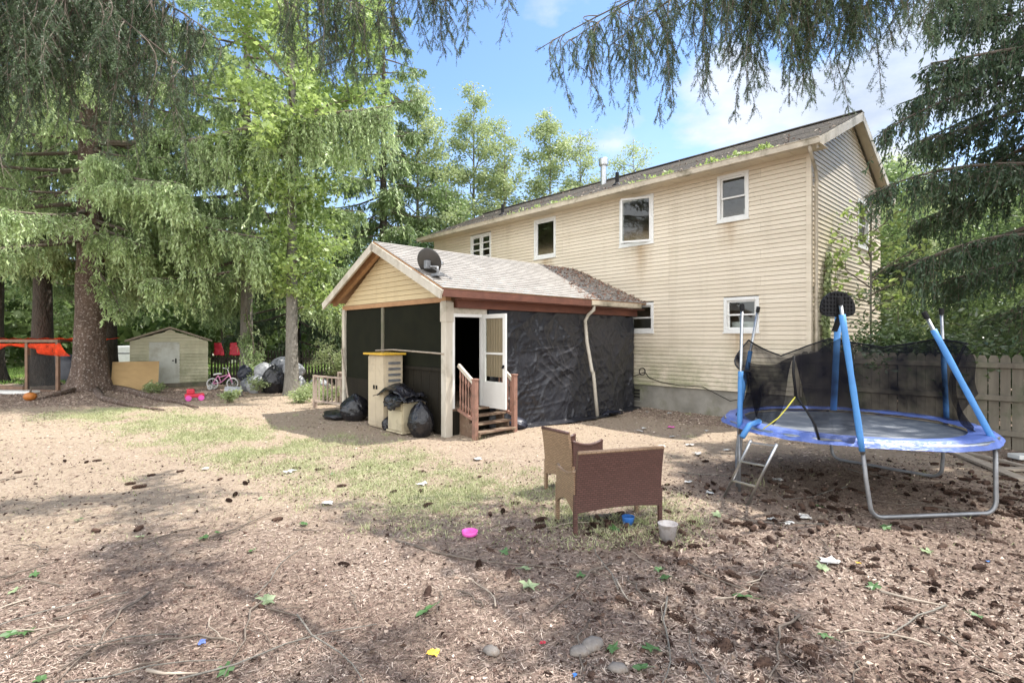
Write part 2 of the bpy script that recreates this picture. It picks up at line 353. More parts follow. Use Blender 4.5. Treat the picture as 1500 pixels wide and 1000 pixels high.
for (px_, py_, w_, k_) in ((1060,140,.05,.17), (1330,160,.08,.17), (950,205,.05,.1), (1190,180,.05,.1), (1440,20,.07,.14), (860,10,.05,.1)):       # where the cumulus stand
    dv = Vector(((px_-750)/CF, 1, (HOR-py_)/CF)).normalized()
    dp = N(nt, 'ShaderNodeVectorMath', operation='DOT_PRODUCT'); nt.links.new(tc.outputs['Generated'], dp.inputs[0]); dp.inputs[1].default_value = dv
    mr = N(nt, 'ShaderNodeMapRange', interpolation_type='SMOOTHSTEP'); nt.links.new(dp.outputs['Value'], mr.inputs[0])
    for i_, v_ in ((1, math.cos(w_*2.2)), (2, 1.), (3, 0.), (4, k_)): mr.inputs[i_].default_value = v_
    cl = math_n(nt, 'ADD', cl, mr.outputs[0])
mask = ramp(nt, cl, [(.56, (0,0,0)), (.68, (1,1,1))])
low = ramp(nt, sx.outputs[2], [(.1, (1,1,1)), (.42, (.0,.0,.0))])
mask2 = math_n(nt, 'MULTIPLY', mask, .72)
mask3 = math_n(nt, 'ADD', mask2, math_n(nt, 'MULTIPLY', low, .38))
ccol = ramp(nt, noise(nt, 2.6, 6, .6, vec=cb.outputs[0]), [(.3, (2.0,2.12,2.3)), (.62, (3.3,3.3,3.3))])
back = N(nt, 'ShaderNodeMapRange', interpolation_type='SMOOTHSTEP'); nt.links.new(sx.outputs[1], back.inputs[0])      # unseen bright cloud bank added behind the camera as fill light for shaded fronts
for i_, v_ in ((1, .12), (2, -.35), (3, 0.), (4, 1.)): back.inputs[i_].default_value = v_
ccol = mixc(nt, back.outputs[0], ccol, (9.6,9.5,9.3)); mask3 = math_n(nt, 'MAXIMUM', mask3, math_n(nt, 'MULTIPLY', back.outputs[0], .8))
skyb = mixc(nt, 1., sky.outputs[0], (.68,.77,.86), 'MULTIPLY')
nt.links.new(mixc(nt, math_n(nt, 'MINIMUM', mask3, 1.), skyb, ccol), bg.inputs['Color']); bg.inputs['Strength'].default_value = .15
SC.view_settings.view_transform = 'Standard'; SC.view_settings.look = 'None'; SC.view_settings.gamma = 1; SC.view_settings.exposure = 1.25
SC.cycles.max_bounces = 8; SC.cycles.transparent_max_bounces = 16; SC.cycles.use_denoising = True

# ---------------------------------------------------------------- ground
def axis(dense, lo, hi, step, far):
    a = [lo]; 
    while a[-1] < hi: a.append(a[-1]+step)
    s = step; up = [a[-1]]
    while up[-1] < far[1]: s *= 1.12; up.append(up[-1]+s)
    s = step; dn = [a[0]]
    while dn[-1] > far[0]: s *= 1.12; dn.append(dn[-1]-s)
    return np.array(dn[::-1][:-1]+a+up[1:])
xs = axis(0, -8., 8.5, .07, (-160, 160)); ys = axis(0, 2.2, 10., .07, (-30, 220))
XX, YY = np.meshgrid(xs, ys); ZZ = gz(XX, YY)
near = np.exp(-((XX/9)**2+((YY-3)/5)**2))
ZZ = ZZ+near*.022*(fbm(XX*4.5, YY*4.5, 31, 3)-.45)
def gfull(x, y):
    nn = np.exp(-((x/9)**2+((y-3)/5)**2)); return gz(x, y)+nn*.022*(fbm(x*4.5, y*4.5, 31, 3)-.45)
def poly_d(x, y, pts):
    best = np.full(np.shape(x), 1e9)
    for (ax, ay), (bx, by) in zip(pts[:-1], pts[1:]):
        dx, dy = bx-ax, by-ay; t = np.clip(((x-ax)*dx+(y-ay)*dy)/(dx*dx+dy*dy), 0, 1)
        best = np.minimum(best, np.hypot(x-ax-t*dx, y-ay-t*dy))
    return best
GP = [(-10.5,13.2),(-7,11.2),(-4.2,9.0),(-2.0,7.4),(-.5,6.3),(.7,5.7)]
def grass_mask(x, y):
    d = poly_d(x, y, GP); w = 1.1+1.1*fbm(x*.6, y*.6, 41, 3)
    a = np.clip((w-d)/1.3, 0, 1)*np.clip(fbm(x*1.6, y*1.6, 43, 4)*2.4-.5, 0, .9)
    a = np.maximum(a, np.clip((.8-np.hypot((x-.3)/1.2, y-6.4))/.5, 0, 1)*.4)
    lawn = np.clip((y-21.5-.25*np.abs(x+12))/2.0, 0, 1)*np.clip((-9-x)/4, 0, 1)
    return np.maximum(a, np.maximum(lawn, np.clip((y-45)/10, 0, 1)))
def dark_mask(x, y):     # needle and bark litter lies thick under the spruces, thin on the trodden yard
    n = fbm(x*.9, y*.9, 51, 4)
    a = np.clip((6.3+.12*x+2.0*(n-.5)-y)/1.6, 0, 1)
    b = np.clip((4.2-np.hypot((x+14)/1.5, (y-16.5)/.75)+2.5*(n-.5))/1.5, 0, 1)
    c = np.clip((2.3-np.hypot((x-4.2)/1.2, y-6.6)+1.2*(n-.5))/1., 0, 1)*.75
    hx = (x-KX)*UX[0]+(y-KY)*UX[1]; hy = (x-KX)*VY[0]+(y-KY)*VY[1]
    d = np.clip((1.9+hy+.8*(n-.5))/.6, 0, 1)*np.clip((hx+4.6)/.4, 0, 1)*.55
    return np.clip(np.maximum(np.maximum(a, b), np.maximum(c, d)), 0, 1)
V = np.stack([XX, YY, ZZ], -1).reshape(-1, 3); ny, nx = XX.shape
i = np.arange(nx-1)[None, :]+np.arange(ny-1)[:, None]*nx
Q = np.stack([i, i+1, i+nx+1, i+nx], -1).reshape(-1, 4)
def np_mesh(name, V, Q, mats, midx=None, tint=None, smooth=False, pattr=None):
    me = bpy.data.meshes.new(name); k = Q.shape[1]
    me.vertices.add(len(V)); me.vertices.foreach_set('co', np.ascontiguousarray(V, np.float32).ravel())
    me.loops.add(Q.size); me.loops.foreach_set('vertex_index', np.ascontiguousarray(Q, np.int32).ravel())
    me.polygons.add(len(Q)); me.polygons.foreach_set('loop_start', np.arange(0, Q.size, k, dtype=np.int32)); me.polygons.foreach_set('loop_total', np.full(len(Q), k, np.int32))
    for mm in mats: me.materials.append(mm)
    if midx is not None: me.polygons.foreach_set('material_index', np.ascontiguousarray(midx, np.int32))
    if smooth: me.polygons.foreach_set('use_smooth', np.ones(len(Q), bool))
    if tint is not None:
        a = me.attributes.new('tint', 'FLOAT', 'FACE'); a.data.foreach_set('value', np.ascontiguousarray(tint, np.float32))
    for nm, arr in (pattr or {}).items():
        a = me.attributes.new(nm, 'FLOAT', 'POINT'); a.data.foreach_set('value', np.ascontiguousarray(arr, np.float32).ravel())
    me.update(calc_edges=True); me.validate()
    return me
def np_obj(name, me, parent=None, loc=(0,0,0)):
    o = bpy.data.objects.new(name, me); COL.objects.link(o)
    if parent: o.parent = parent
    else: o.location = loc
    return o
m, nt, b = nodes('yard_ground')
at1 = N(nt, 'ShaderNodeAttribute', attribute_name='grass').outputs['Fac']; at2 = N(nt, 'ShaderNodeAttribute', attribute_name='litter').outputs['Fac']
n1 = noise(nt, 2.2, 10, .68); n2 = noise(nt, 22, 8, .7); n3 = noise(nt, 90, 4, .7)
tan = ramp(nt, n2, [(.28, (.24,.18,.13)), (.5, (.345,.275,.205)), (.72, (.43,.35,.27))])
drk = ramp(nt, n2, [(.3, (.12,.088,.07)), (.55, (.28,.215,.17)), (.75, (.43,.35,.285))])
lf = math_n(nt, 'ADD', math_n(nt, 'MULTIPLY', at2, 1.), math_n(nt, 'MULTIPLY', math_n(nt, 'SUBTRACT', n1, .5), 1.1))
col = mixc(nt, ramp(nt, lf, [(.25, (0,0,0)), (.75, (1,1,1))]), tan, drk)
grs = ramp(nt, n2, [(.3, (.24,.245,.13)), (.55, (.37,.365,.225)), (.75, (.46,.43,.31))])
gf = math_n(nt, 'ADD', at1, math_n(nt, 'MULTIPLY', math_n(nt, 'SUBTRACT', n2, .5), 1.3))
gf = math_n(nt, 'MULTIPLY', gf, math_n(nt, 'MINIMUM', math_n(nt, 'MULTIPLY', at1, 3.), 1.))
col = mixc(nt, ramp(nt, gf, [(.3, (0,0,0)), (.75, (.85,.85,.85))]), col, grs)
col = mixc(nt, .5, col, ramp(nt, n3, [(.3, (.15,.15,.15)), (.7, (.85,.85,.85))]), 'OVERLAY')
nt.links.new(col, b.inputs['Base Color']); b.inputs['Roughness'].default_value = .95; b.inputs['Specular IOR Level'].default_value = .1
bump(nt, b, math_n(nt, 'ADD', n2, math_n(nt, 'MULTIPLY', n3, .5)), .8, .03)
me = np_mesh('ground', V, Q, [m], smooth=True, pattr={'grass': grass_mask(XX, YY), 'litter': dark_mask(XX, YY)})
tag(np_obj('ground', me), kind='structure')
# ---------------------------------------------------------------- house
def lap(m, P, z0, z1, rng, opens=(), e=.102, mi=0, gr=.0085):
    """Lapped siding: every course leans out at its foot. rng(z) gives the course's ends; opens are (s0,s1,z0,z1)."""
    n = int(round((z1-z0)/e)); e = (z1-z0)/n
    for i in range(n):
        zb, zt = z0+i*e, z0+(i+1)*e; zm = (zb+zt)/2
        a0, b0 = rng(zb); a1, b1 = rng(zt-1e-4)
        if b1-a1 < .01: a1 = b1 = (a0+b0)/2
        cuts = sorted((max(a0, o[0]), min(b0, o[1])) for o in opens if o[2] < zm < o[3])
        segs = []; s = a0
        for c in cuts: segs.append((s, c[0])); s = c[1]
        segs.append((s, b0))
        for k, (p, q) in enumerate(segs):
            if q-p < .004: continue
            pt = a1 if k == 0 else p; qt = b1 if k == len(segs)-1 else q
            g0 = zb+gr
            m.add([P(p, .024, g0), P(q, .024, g0), P(qt, .012, zt), P(pt, .012, zt)], [(0,1,2,3)], mi)
            m.add([P(p, -.03, g0), P(q, -.03, g0), P(q, .024, g0), P(p, .024, g0)], [(0,1,2,3)], mi)
            m.add([P(p, -.03, zb-.004), P(q, -.03, zb-.004), P(q, -.03, g0), P(p, -.03, g0)], [(0,1,2,3)], mi)
            m.add([P(pt, .012, zt), P(qt, .012, zt), P(qt, -.03, zt), P(pt, -.03, zt)], [(0,1,2,3)], mi)
def wb(m, P, s0, s1, o0, o1, z0, z1, mi=0):
    return m.hexa([P(s0,o0,z0), P(s1,o0,z0), P(s1,o1,z0), P(s0,o1,z0), P(s0,o0,z1), P(s1,o0,z1), P(s1,o1,z1), P(s0,o1,z1)], mi)
def frame(m, P, s0, s1, o0, o1, z0, z1, w, mi=0):
    wb(m, P, s0, s1, o0, o1, z0, z0+w, mi); wb(m, P, s0, s1, o0, o1, z1-w, z1, mi)
    wb(m, P, s0, s0+w, o0, o1, z0+w, z1-w, mi); wb(m, P, s1-w, s1, o0, o1, z0+w, z1-w, mi)
PF = lambda s, o, z: (s, -o, z)
PR = lambda s, o, z: (o, s, z)
PL = lambda s, o, z: (-14-o, s, z)
HB, HT, RID, DY = .62, 5.82, 7.38, 5.9
H = T('house', 'two-storey cream vinyl-sided house with a grey shingled gable roof', 'house', (-7,0,0), 'H')
WIN = dict(w1=(-11.58,-10.4,4.55,5.68), w2=(-8.23,-7.27,4.45,5.72), w3=(-4.86,-3.77,4.42,5.72), w4=(-2.03,-1.28,4.65,5.76), w5=(-4.57,-3.77,2.03,2.83), w6=(-1.87,-1.05,2.02,2.84))
m = MB(); lap(m, PF, HB, HT, lambda z: (-14,-.06), WIN.values()); H.part(m, 'wall', M['siding'])
GW = (3.5,4.5,4.25,5.5)
m = MB(); lap(m, PR, HB, RID-.12, lambda z: (.06, DY-.06) if z < HT else (.06+(z-HT)*(DY/2-.06)/(RID-.12-HT), DY-.06-(z-HT)*(DY/2-.06)/(RID-.12-HT)), [GW]); H.part(m, 'gable_wall', M['siding'])
m = MB(); lap(m, PL, HB, RID-.12, lambda z: (0, DY) if z < HT else ((z-HT)*DY/2/(RID-.12-HT), DY-(z-HT)*DY/2/(RID-.12-HT)))
m.add([(-14,DY,HB),(0,DY,HB),(0,DY,HT),(-14,DY,HT)], [(0,1,2,3)]); H.part(m, 'back_wall', M['siding'])
m = MB(); m.box(-.07,.03,-.03,.07,HB,HT-.01); H.part(m, 'corner_trim', M['siding'])
m = MB(); m.box(-13.97,-.03,.03,DY-.03,-.3,HB+.03); FD = H.part(m, 'foundation', M['conc'])
m = MB(); frame(m, PF, -4.72,-4.15,-.03,.0,.13,.55,.06); 
for k in range(3): wb(m, PF, -4.66,-4.21,-.028,-.012,.22+k*.09,.235+k*.09)
H.part(m, 'foundation_vent', M['conc'], FD)
m = MB(); wb(m, PF, -4.66,-4.21,-.03,-.0285,.19,.49); H.part(m, 'vent_opening', M['dark'], FD)
def window(key, kind, P=PF, w=None):
    s0, s1, z0, z1 = w or WIN[key]
    m = MB(); frame(m, P, s0, s1, -.09, .035, z0, z1, .075); wb(m, P, s0-.02, s1+.02, .0, .05, z0-.03, z0-.002)
    f = H.part(m, 'window', M['white'], bevel=.004)
    a, b, c, d = s0+.075, s1-.075, z0+.075, z1-.075
    def pane(a, b, c, d, o=-.05):
        m = MB(); m.add([P(a,o,c), P(b,o,c), P(b,o,d), P(a,o,d)], [(0,1,2,3)]); H.part(m, 'pane', M['glass'], f)
    def sash(a, b, c, d, o=-.05, w=.04):
        m = MB(); frame(m, P, a, b, o-.02, o+.02, c, d, w); H.part(m, 'sash', M['white'], f); pane(a+w, b-w, c+w, d-w, o)
    if kind == 'hung':
        md = (c+d)/2; sash(a, b, md-.02, d, -.03); sash(a, b, c, md+.02, -.055)
    elif kind == 'fixed': sash(a, b, c, d, -.03, .05)
    elif kind == 'double':
        md = (a+b)/2; m = MB(); wb(m, P, md-.045, md+.045, -.07, .03, c, d); H.part(m, 'mullion', M['white'], f)
        for p, q in ((a, md-.045), (md+.045, b)):
            sash(p, q, c, d, -.03)
            for k in (1, 2, 3): m = MB(); wb(m, P, p+.04, q-.04, -.028, -.01, c+(d-c)*k/4-.022, c+(d-c)*k/4+.022); H.part(m, 'grille_bar', M['white'], f)
    elif kind == 'casement':     # hinged at the far side and swung out
        th = R(38); wd = b-a
        Q2 = lambda s, o, z: P(b-.0-(b-s)*math.cos(th)*1.0-o*math.sin(th)*-1*0, .02+(b-s)*math.sin(th)*.55+o, z)
        m = MB(); frame(m, Q2, a, b, -.02, .02, c-.03, d+.02, .05); H.part(m, 'sash', M['white'], f)
        m = MB(); m.add([Q2(a+.05,0,c+.02), Q2(b-.05,0,c+.02), Q2(b-.05,0,d-.03), Q2(a+.05,0,d-.03)], [(0,1,2,3)]); H.part(m, 'pane', M['glass'], f)
    return f
window('w1', 'double'); window('w2', 'fixed'); window('w3', 'casement'); window('w4', 'hung'); window('w6', 'hung'); f5 = window('w5', 'hung')
window('g', 'hung', PR, GW)
f6 = [c for c in H.o.children if c.name.startswith('window')]
m = MB(); wb(m, PF, -1.78,-1.14,-.25,-.23,2.08,2.27); H.part(m, 'blind', M['white'], f6[4])
m = MB(); wb(m, PF, -1.94,-1.36,-.35,-.3,4.72,4.8); m.tube([(-1.5,.3,4.75),(-1.5,.3,4.95)], .03); H.part(m, 'window_clutter', M['white'], f6[3])
# roof
E0, ER = (-.50, 5.93), (DY/2, RID+.09)
def slope(m, P, n, L, rise, s0, s1):
    """Shingle courses stepping up the slope, UVs follow as metres."""
    for i in range(n):
        t0, t1 = i/n, (i+1)/n
        lift = .014
        a, b, c, d = P(s0,t0,lift), P(s1,t0,lift), P(s1,t1,.002), P(s0,t1,.002)
        m.add([a,b,c,d], [(0,1,2,3)]); m.uv += [(s0,t0*L),(s1,t0*L),(s1,t1*L),(s0,t1*L)]
        m.add([P(s0,t0,0), P(s1,t0,0), b, a], [(0,1,2,3)]); m.uv += [(s0,t0*L),(s1,t0*L),(s1,t0*L),(s0,t0*L)]
def roof_part(T_, name, material, P, n, L, s0, s1, th, parent=None):
    m = MB(); m.uv = []; slope(m, P, n, L, 0, s0, s1)
    o0 = [P(s0,0,-th), P(s1,0,-th), P(s1,1,-th), P(s0,1,-th)]; o1 = [P(s0,0,0), P(s1,0,0), P(s1,1,0), P(s0,1,0)]
    m.add(o0+o1, [(3,2,1,0),(0,1,5,4),(1,2,6,5),(3,0,4,7)], 1); m.uv += [(0,0)]*16
    o = T_.part(m, name, material, parent); uv = o.data.uv_layers.new(name='UVMap'); uv.data.foreach_set('uv', np.array(m.uv, np.float32).ravel()); return o
def RP(sgn):
    def P(s, t, u):
        y = E0[0]+(ER[0]-E0[0])*t; z = E0[1]+(ER[1]-E0[1])*t
        if sgn < 0: y = DY-y
        return (s, y-u*.4*sgn, z+u*.92)
    return P
L = math.hypot(ER[0]-E0[0], ER[1]-E0[1])
RF = roof_part(H, 'roof', [M['roof'], M['trim']], RP(1), 27, L, -14.3, .265, .03)
roof_part(H, 'back_roof', [M['roof'], M['trim']], RP(-1), 27, L, -14.3, .265, .03)
m = MB(); m.bar((-14.35,DY/2,RID+.10),(.265,DY/2,RID+.10),.26,.02); H.part(m, 'ridge_cap', M['roof'], RF)
for sg in (1,-1):
    P = RP(sg)
    for s in (.24,-14.305):
        m = MB(); q = []
        for t, u in ((0,-.20),(1,-.20),(1,-.032),(0,-.032)): q.append(P(s,t,u))
        q2 = [(x+.03,y,z) for x,y,z in q]; m.add(q+q2, [(0,1,2,3),(7,6,5,4),(0,4,5,1),(1,5,6,2),(2,6,7,3),(3,7,4,0)])
        H.part(m, 'bargeboard', M['trim'], RF)
    m = MB(); a = [P(.03,.10,-.12), P(.24,.10,-.12), P(.24,1,-.12), P(.03,1,-.12)]
    m.add(a, [(3,2,1,0)]); H.part(m, 'rake_soffit', M['soffit'], RF)
m = MB()
for k in range(47): m.box(-14.3+k*.3115,-14.3+k*.3115+.305,-.42,.0,HT,HT+.012)
H.part(m, 'soffit', M['soffit'])
m = MB(); m.box(-14.3,.24,-.5,-.42,HT-.01,5.925); H.part(m, 'fascia', M['trim'])
m = MB()       # open gutter: back, bottom, rolled front
m.box(-14.36,.36,-.515,-.503,5.79,5.92); m.box(-14.36,.36,-.60,-.515,5.78,5.795); m.box(-14.36,.36,-.622,-.60,5.785,5.905); m.box(-14.36,.36,-.635,-.60,5.905,5.92); m.box(.345,.36,-.6,-.515,5.795,5.9)
GU = H.part(m, 'gutter', M['gutter'], bevel=.004)
m = MB(); m.tube([(.16,-.56,5.79),(.16,-.5,5.68),(.1,-.06,5.5),(.085,.09,5.4),(.085,.12,5.2)]+[(.075,.13,5.2-k*.25) for k in range(1,21)], .038, 8); H.part(m, 'downspout', M['gutter'], GU, smooth=True)
def roof_z(y): return E0[1]+(y-E0[0])/(ER[0]-E0[0])*(ER[1]-E0[1])
m = MB(); z = roof_z(2.0); m.lathe([(.1,z-.1),(.1,z+.62)], 14, (-6.95,2.0,0)); m.lathe([(.15,z+.62),(.16,z+.66),(.16,z+.84),(.13,z+.87),(.02,z+.88)], 14, (-6.95,2.0,0)); H.part(m, 'flue', M['metal'], RF, smooth=False)
for x, y in ((-5.35,.55),(-10.42,.55)):
    m = MB(); z = roof_z(y); m.lathe([(.055,z-.05),(.055,z+.36),(.04,z+.36)], 10, (x,y,0)); m.lathe([(.16,z-.03),(.06,z+.06)], 10, (x,y,0)); H.part(m, 'vent_pipe', M['black'], RF)
def cable(pts, r, name, label, cat, mt, frame='H', org=None, **k):
    m = MB(); m.tube(pts, r, 5); return single(m, name, label, cat, mt, org or pts[0], frame, smooth=True, **k)
ring = [(-4.1+.09*math.cos(a), -.05-.006*a/6.28, .98+.1*math.sin(a)) for a in np.linspace(0, 6.28*3, 50)]
cable([(-4.75,-.03,.86),(-4.45,-.03,.82),(-4.2,-.03,.9)]+ring+[(-3.9,-.03,.82),(-3.5,-.03,.72),(-3.0,-.03,.68),(-2.4,-.03,.69),(-2.0,-.03,.52),(-1.7,-.05,.40),(-1.45,-.04,.47),(-1.2,-.03,.66)], .009, 'cable', 'thin black cable coiled on the siding and drooping over the concrete foundation', 'cable', M['black'])

# ---------------------------------------------------------------- porch
PG = lambda s, o, z: (s, -6.3-o, z)
PS = lambda s, o, z: (-4.36+o, s, z)
PW = lambda s, o, z: (-8.84-o, s, z)
PO = T('porch', 'enclosed back porch with pale shingled gable roof, dark screens and cream gable siding', 'porch', (-6.6,-3.15,0), 'H')
RX, RZ = -6.6, 4.0
def prz(x): return RZ-abs(x-RX)*(RZ-2.80)/2.62
m = MB(); lap(m, PG, 2.68, 3.86, lambda z: (-8.78+(z-2.68)*1.82, -4.42-(z-2.68)*1.82), e=.108); m.add([PG(-8.8,-.01,2.68),PG(-4.4,-.01,2.68),PG(-6.6,-.01,3.9)], [(0,1,2)]); PO.part(m, 'gable_siding', M['gsiding'])
m = MB(); wb(m, PG, -8.84,-4.36,-.1,.03,2.58,2.675); PO.part(m, 'gable_sill', M['raw'])
def PP(sgn):
    def P(s, t, u):
        x = RX+sgn*2.62*(1-t); z = 2.80+(RZ-2.80)*t
        return (x+sgn*u*.4, s, z+u*.9)
    return P
Lp = math.hypot(2.62, 1.2)
prf = roof_part(PO, 'roof', [M['proof'], M['raw']], (lambda P: (lambda s,t,u: P(-s,t,u)))(PP(1)), 21, Lp, .04, 6.66, .03)
roof_part(PO, 'far_roof', [M['proof'], M['raw']], PP(-1), 21, Lp, -6.66, -.04, .03, prf)
for sg in (1,-1):
    P = PP(sg); m = MB(); q = []
    for t, u in ((-.01,-.2),(1,-.2),(1,-.033),(-.01,-.033)): q.append(P(-6.7,t,u))
    q2 = [(x,y+.045,z) for x,y,z in q]; m.add(q+q2, [(3,2,1,0),(4,5,6,7),(0,1,5,4),(1,2,6,5),(2,3,7,6),(3,0,4,7)]); PO.part(m, 'bargeboard', M['trim'], prf)
    m = MB()
    for yy in (-6.42,):
        a = P(yy,.03,-.1); b_ = P(yy,.98,-.1); m.bar(a, b_, .1, .12)
    PO.part(m, 'rafter', M['raw'], prf)
m = MB(); m.box(-4.03,-3.985,-6.66,-2.36,2.645,2.795); PO.part(m, 'fascia', M['fascia'], prf)
m = MB(); m.box(-4.36,-4.26,-6.12,-.05,2.47,2.64); m.box(-4.26,-4.03,-6.2,-.05,2.625,2.64); PO.part(m, 'beam', M['redwood'])
m = MB(); m.box(-4.1,-3.985,-2.35,-.3,2.66,2.68); m.box(-4.0,-3.97,-2.35,-.3,2.68,2.78); m.box(-4.1,-4.09,-2.35,-.3,2.68,2.78); m.box(-4.1,-3.97,-2.365,-2.35,2.66,2.78); m.box(-4.1,-3.97,-.3,-.285,2.66,2.78); pg = PO.part(m, 'gutter', M['gutter'], bevel=.003)
dx, dy = HL(*G(880,612))
m = MB(); m.tube([(-4.04,-2.2,2.67),(-4.04,-2.22,2.56),(-4.14,-2.3,2.44),(-4.2,-2.34,2.3),(-4.14,-2.35,1.8),(-3.98,-2.36,1.1),(-3.94,-2.36,1.06),(-3.92,-2.36,.9),(-3.82,-2.36,.05)], .042, 8); PO.part(m, 'downspout', M['trim'], pg, smooth=True)
def post(x, y, w, z0, z1, mt='trim'):
    m = MB(); m.box(x-w/2,x+w/2,y-w/2,y+w/2,z0,z1)
    if w > .14: m.box(x-w/2-.015,x+w/2+.015,y-w/2-.015,y+w/2+.015,2.2,z1-.02)
    PO.part(m, 'post', M[mt], bevel=.006)
post(-4.42,-6.26,.16,-.05,2.6); post(-8.78,-6.27,.14,-.05,2.6); post(-6.85,-6.25,.11,.5,2.6, 'greywood'); post(-8.78,-3.2,.12,-.05,2.6)
m = MB(); m.box(-8.8,-4.4,-6.2,-.03,.46,.52); PO.part(m, 'floor', M['tread'])
def screen(P, s0, s1, z0, z1, seed, name='screen', mt='screen'):
    m = MB(); m.grid(lambda u, v: P(s0+(s1-s0)*u, -.02+.035*(float(fbm(u*4+seed, v*3, seed, 3))-.5), z0+(z1-z0)*v), 24, 14); PO.part(m, name, M[mt], smooth=True)
screen(PG, -8.71,-6.91,.9,2.58,3); screen(PG, -6.79,-4.5,1.28,2.58,5)
screen(PW, -6.2,-3.26,.5,2.62,8); screen(PW, -3.14,-.03,.5,2.62,9)
m = MB()
for k in range(15): wb(m, PG, -6.79+k*.153,-6.79+k*.153+.148,-.03,-.012+.004*(k%2),.05,1.27)
PO.part(m, 'lower_panel', M['panel'])
m = MB(); wb(m, PG, -8.71,-6.91,-.03,-.012,.03,.9); PO.part(m, 'lower_panel', M['panel'])
m = MB(); wb(m, PG, -6.79,-4.5,-.015,.02,1.24,1.3); PO.part(m, 'rail', M['panel'])
m = MB(); m.tube([PG(-7.1,.03,1.60),PG(-6.3,.06,1.63),PG(-5.4,.05,1.61),PG(-4.4,.05,1.585)], .018, 7); PO.part(m, 'stick_rail', M['plank'], smooth=True)
m = MB(); m.tube([PG(-8.72,.1,1.6),PG(-7.85,.3,.1)], .022, 6); single(m, 'wooden_pole', 'long pale pole leaning against the dark porch screen', 'pole', M['plank'], (-7.85,-6.6,.05), 'H')
# door side
m = MB(); wb(m, PS, -6.16,-5.3,-.06,.0,2.36,2.47); PO.part(m, 'door_header', M['trim'])
m = MB(); wb(m, PS, -6.18,-6.12,-.06,.01,.52,2.36); wb(m, PS, -5.45,-5.36,-.06,.01,.52,2.36); wb(m, PS, -6.12,-5.45,-.06,.01,2.30,2.36); PO.part(m, 'door_frame', M['white'])
m = MB(); wb(m, PS, -5.355,-.03,-.1,-.06,.0,2.47); PO.part(m, 'side_wall', M['panel'])
m = MB(); wb(m, PS, -6.18,-5.36,-.06,-.03,.0,.46); PO.part(m, 'skirting', M['panel'])
# open storm door, hinged at ly=-5.45 and swung square to the wall
PD = lambda s, o, z: (-4.34+s, -5.42+o, z)
m = MB(); frame(m, PD, 0,.70,-.02,.02,.5,2.36,.085); wb(m, PD, .085,.615,-.018,.018,.585,.98); dr = PO.part(m, 'storm_door', M['white'], bevel=.004)
m = MB(); m.add([PD(.085,-.006,.98), PD(.615,-.006,.98), PD(.615,-.006,2.275), PD(.085,-.006,2.275)], [(0,1,2,3)]); PO.part(m, 'pane', M['glass'], dr)
m = MB(); m.grid(lambda u, v: PD(.1+.5*u, .012+.006*math.sin(u*40), 1.12+1.15*v), 40, 2); PO.part(m, 'curtain', M['curtain'], dr)
m = MB(); wb(m, PD, .085,.615,-.016,.016,1.56,1.60); wb(m, PD, .085,.615,-.016,.016,.98,1.02); PO.part(m, 'door_rail', M['white'], dr)
m = MB(); m.bar(PD(.655,-.03,1.36), PD(.655,-.06,1.30), .03); PO.part(m, 'door_handle', M['black'], dr)
# steps
ST = T('porch_steps', 'red-brown wooden steps with turned balusters leading up to the porch door', 'steps', (-3.9,-5.6,0), 'H')
y0, y1 = -6.02, -5.12
for k, (z, x0) in enumerate(((.52,-4.33),(.40,-4.20),(.265,-4.05),(.13,-3.9))):
    m = MB(); m.box(x0,x0+.21,y0-.02,y1+.02,z-.035,z); ST.part(m, 'tread', M['tread'], bevel=.004)
for y in (y0,y1-.04):
    m = MB(); p = [(-4.33,-.03),(-3.85,-.03),(-3.72,.04),(-3.72,.09),(-3.88,.09),(-3.88,.225),(-4.03,.225),(-4.03,.36),(-4.18,.36),(-4.18,.48),(-4.33,.48)]
    vs = [(x,y,z) for x,z in p]+[(x,y+.04,z) for x,z in p]; n = len(p)
    m.add(vs, [tuple(range(n)), tuple(range(2*n-1,n-1,-1))]+[(i,i+n,(i+1)%n+n,(i+1)%n) for i in range(n)]); ST.part(m, 'stringer', M['tread'])
for y, h in ((y0-.05,1.13),(y1+.05,1.17)):
    m = MB(); m.box(-3.83,-3.74,y-.045,y+.045,-.05,h-.03); m.box(-3.84,-3.73,y-.055,y+.055,h-.03,h); ST.part(m, 'newel_post', M['stain'], bevel=.006)
    m = MB(); m.bar((-4.3,y,1.36),(-3.83,y,1.05),.05,.075); ST.part(m, 'handrail', M['trim'], bevel=.006)
    m = MB(); m.bar((-4.3,y,.50),(-3.83,y,.36),.05,.05); ST.part(m, 'bottom_rail', M['stain'])
    for k in range(5):
        x = -4.24+k*.085; zb = .5-(x+4.3)*.3; zt = 1.34-(x+4.3)*.66; hh = zt-zb
        m = MB(); m.lathe([(.016,zb),(.016,zb+.15*hh),(.022,zb+.2*hh),(.012,zb+.26*hh),(.02,zb+.5*hh),(.012,zb+.74*hh),(.022,zb+.8*hh),(.016,zb+.85*hh),(.016,zt)], 8, (x,y,0)); ST.part(m, 'baluster', M['stain'], smooth=True)
